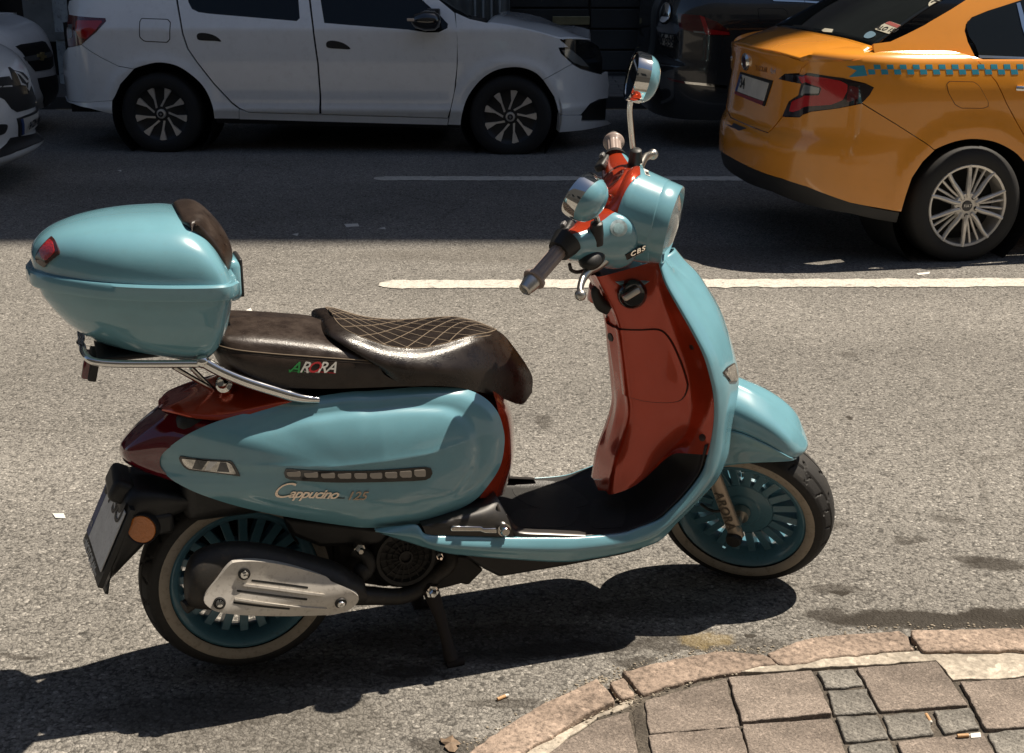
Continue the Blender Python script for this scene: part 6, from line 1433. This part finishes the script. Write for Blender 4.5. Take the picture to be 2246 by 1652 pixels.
ap('lower_grille', 'I', [(90,1215),(380,1130),(385,1230),(300,1270),(150,1330),(0,1390),(-40,1380),(60,1260)], CBK, .004)
ap('fog_lamp', 'I', [(-40,1110),(40,1095),(65,1110),(50,1160),(20,1185),(-40,1190)], CBK, .004, smooth=24)
m = MB(); m.lathe([(.0,.02),(.30,.02),(.30,.2),(0,.2)], (-.55, 0, .3), (0,1,0), 40); m.build('wheel', CTY, ca)
BF = yawframe((-4.62, 10.93, 0), .0)
BP = [(0,.20,-.06,-.06),(.1,.30,-.01,.02),(.25,.45,.0,.02),(.36,.56,.0,.01),(.5,.70,-.01,-.005),(.62,.81,-.04,-.05),(.70,.88,-.08,-.13),(.78,.93,-.14,-.26),(.88,.97,-.22,-.45)]
cb, BS = front_car(BF, 'white_compact_car', 'white car nose with black bow-tie grille behind the nearer white car', .86, .62, 2.6, BP)
bp_ = lambda *a, **k: ap(*a, S=BS, root=cb, **k)
g2 = bp_('grille', 'I', [(135,410),(180,392),(370,362),(400,372),(430,420),(465,490),(470,580),(440,610),(310,630),(250,560),(200,470)], CBK, .003)
bp_('grille_bar', 'I', [(205,505),(260,492),(440,455),(455,475),(450,500),(260,540),(225,535)], mat('dull_bar', (.12,.125,.125), .4), .006, .01, par=g2)
bp_('emblem', 'I', [(320,478),(345,480),(352,462),(378,462),(376,488),(398,492),(394,512),(374,512),(372,535),(350,532),(348,508),(322,504)], mat('bowtie_gold', (.45,.36,.16), .35, metal=.6), .016, .02)
bp_('bumper_grille', 'I', [(330,690),(540,650),(560,750),(575,870),(545,930),(390,1000),(380,900),(350,780)], CBK, .006)
m = MB(); m.lathe([(.0,.02),(.30,.02),(.30,.2),(0,.2)], (-.45, 0, .3), (0,1,0), 40); m.build('wheel', CTY, cb)
# ---------------------------------------------------------------- litter
BUT = mat('filter_orange', (.46,.27,.13), .7, var=.2, vscale=300); ASH = mat('ash_paper', (.55,.53,.49), .8, dirt=.8, vscale=200)
def butt(px0, px1, z, r, lab, l2=.3):
    a, b = ground(*px0, z+r), ground(*px1, z+r); e = empty('cigarette_butt', a-Vector((0,0,r))); tag(e, lab, 'cigarette butt', 'cigarette butts')
    d = b-a; m = MB(); m.tube([Vector((0,0,r)), Vector((0,0,r))+d*(1-l2)], r, 12); m.build('filter', BUT, e)
    m = MB(); m.tube([Vector((0,0,r))+d*(1-l2), Vector((0,0,r))+d*.9, Vector((0,0,r))+d], [r*.98, r*.95, r*.6], 12); m.build('burnt_end', ASH, e)
q = lambda c, x, y: T(c, [(x, y)])[0]
butt(q('P', 500, 860), q('P', 578, 828), .0, .0042, 'orange cigarette butt on the road under the scooter\'s stand')
butt(q('Q', 1510, 1235), q('Q', 1550, 1300), .046, .004, 'cigarette butt wedged in the joint between granite setts', .15)
butt(q('Q', 1745, 1398), q('Q', 1838, 1392), .057, .0042, 'flattened cigarette butt lying on a brown paver', .1)
def scrap(name, pts, z, mtl, lab, cat, h=.004, grp=None):
    G = [ground(x, y, z) for x, y in pts]; c_ = sum(G, Vector())/len(G); m = MB(); n = len(G)
    m.add([Vector((p.x-c_.x, p.y-c_.y, .001+random.random()*h)) for p in G]+[Vector((0,0,h*1.2))], [(i, (i+1) % n, n) for i in range(n)]); o = m.build(name, mtl, ang=None, solid=.0006); o.location = c_; tag(o, lab, cat, grp); return o
LEAF = mat('dry_leaf', (.17,.12,.08), .7, var=.35, vscale=90)
scrap('dry_leaf', T('P', [(105,1145),(140,1138),(190,1125),(205,1145),(228,1160),(250,1185),(215,1192),(228,1215),(205,1240),(165,1228),(135,1205),(140,1182),(112,1172)]), .0, LEAF, 'brown dry leaf on the road beside the curving kerb', 'leaf', .008)
PAP = mat('paper_scrap', (.62,.60,.55), .8, var=.1, vscale=200)
for pts, lab in (([(115,1128),(140,1128),(144,1138),(122,1138)], 'white paper scrap on the sunny road left of the rear wheel'), ([(755,493),(785,491),(788,497),(760,499)], 'white paper scrap in the shade between seat and mirror'),
                 ([(640,515),(655,512),(652,518)], 'tiny paper flake at the edge of the building shadow'), ([(830,502),(844,499),(846,504)], 'small paper flake in the shade right of the larger scrap'),
                 ([(540,681),(550,677),(553,683),(543,686)], 'white flake on the road just behind the passenger seat'), ([(257,374),(266,373),(266,377)], 'pale flake on the dark road below the sedan\'s rear wheel'),
                 ([(2010,600),(2040,597),(2038,602),(2014,604)], 'flat scrap at the edge of the taxi\'s shadow'), ([(2128,1612),(2150,1608),(2152,1618),(2130,1620)], 'scrap of card on the paving at the lower right')):
    scrap('paper_scrap', pts, .057 if pts[0][1] > 1600 else .0, PAP, lab, 'litter', .003, 'scraps of litter on the street')
GRAV = mat('grit', (.30,.26,.20), .85, var=.3, vscale=100)
def grit(name, pts, n, lab, z=.0):
    m = MB(); poly = [ground(x, y, z) for x, y in pts]
    for k in range(n):
        i = random.randrange(len(poly)-1); t = random.random(); p = poly[i].lerp(poly[i+1], t)+Vector((random.gauss(0,.012), random.gauss(0,.012), 0)); r = random.uniform(.0012,.004)
        m.ball(p+Vector((0,0,r*.4)), r, 3, (1, random.uniform(.6,1), .7))
    o = m.build(name, GRAV, ang=None, merge=False); tag(o, lab, 'grit', kind='stuff')
grit('grit', T('P', [(300,1200),(620,1000),(1000,800),(1190,728),(1280,745),(1360,655),(1850,540),(2100,520)])+T('Q', [(300,760),(900,620),(1390,590),(2246,575)]), 420, 'grit and crumbs lying along the foot of the kerb')
grit('grit', T('P', [(660,1232),(1090,1000),(1310,885),(1450,850),(1700,760)])+T('Q', [(0,925),(420,860),(740,805),(1440,745)]), 260, 'crumbled mortar along the back of the kerb stones', .05)
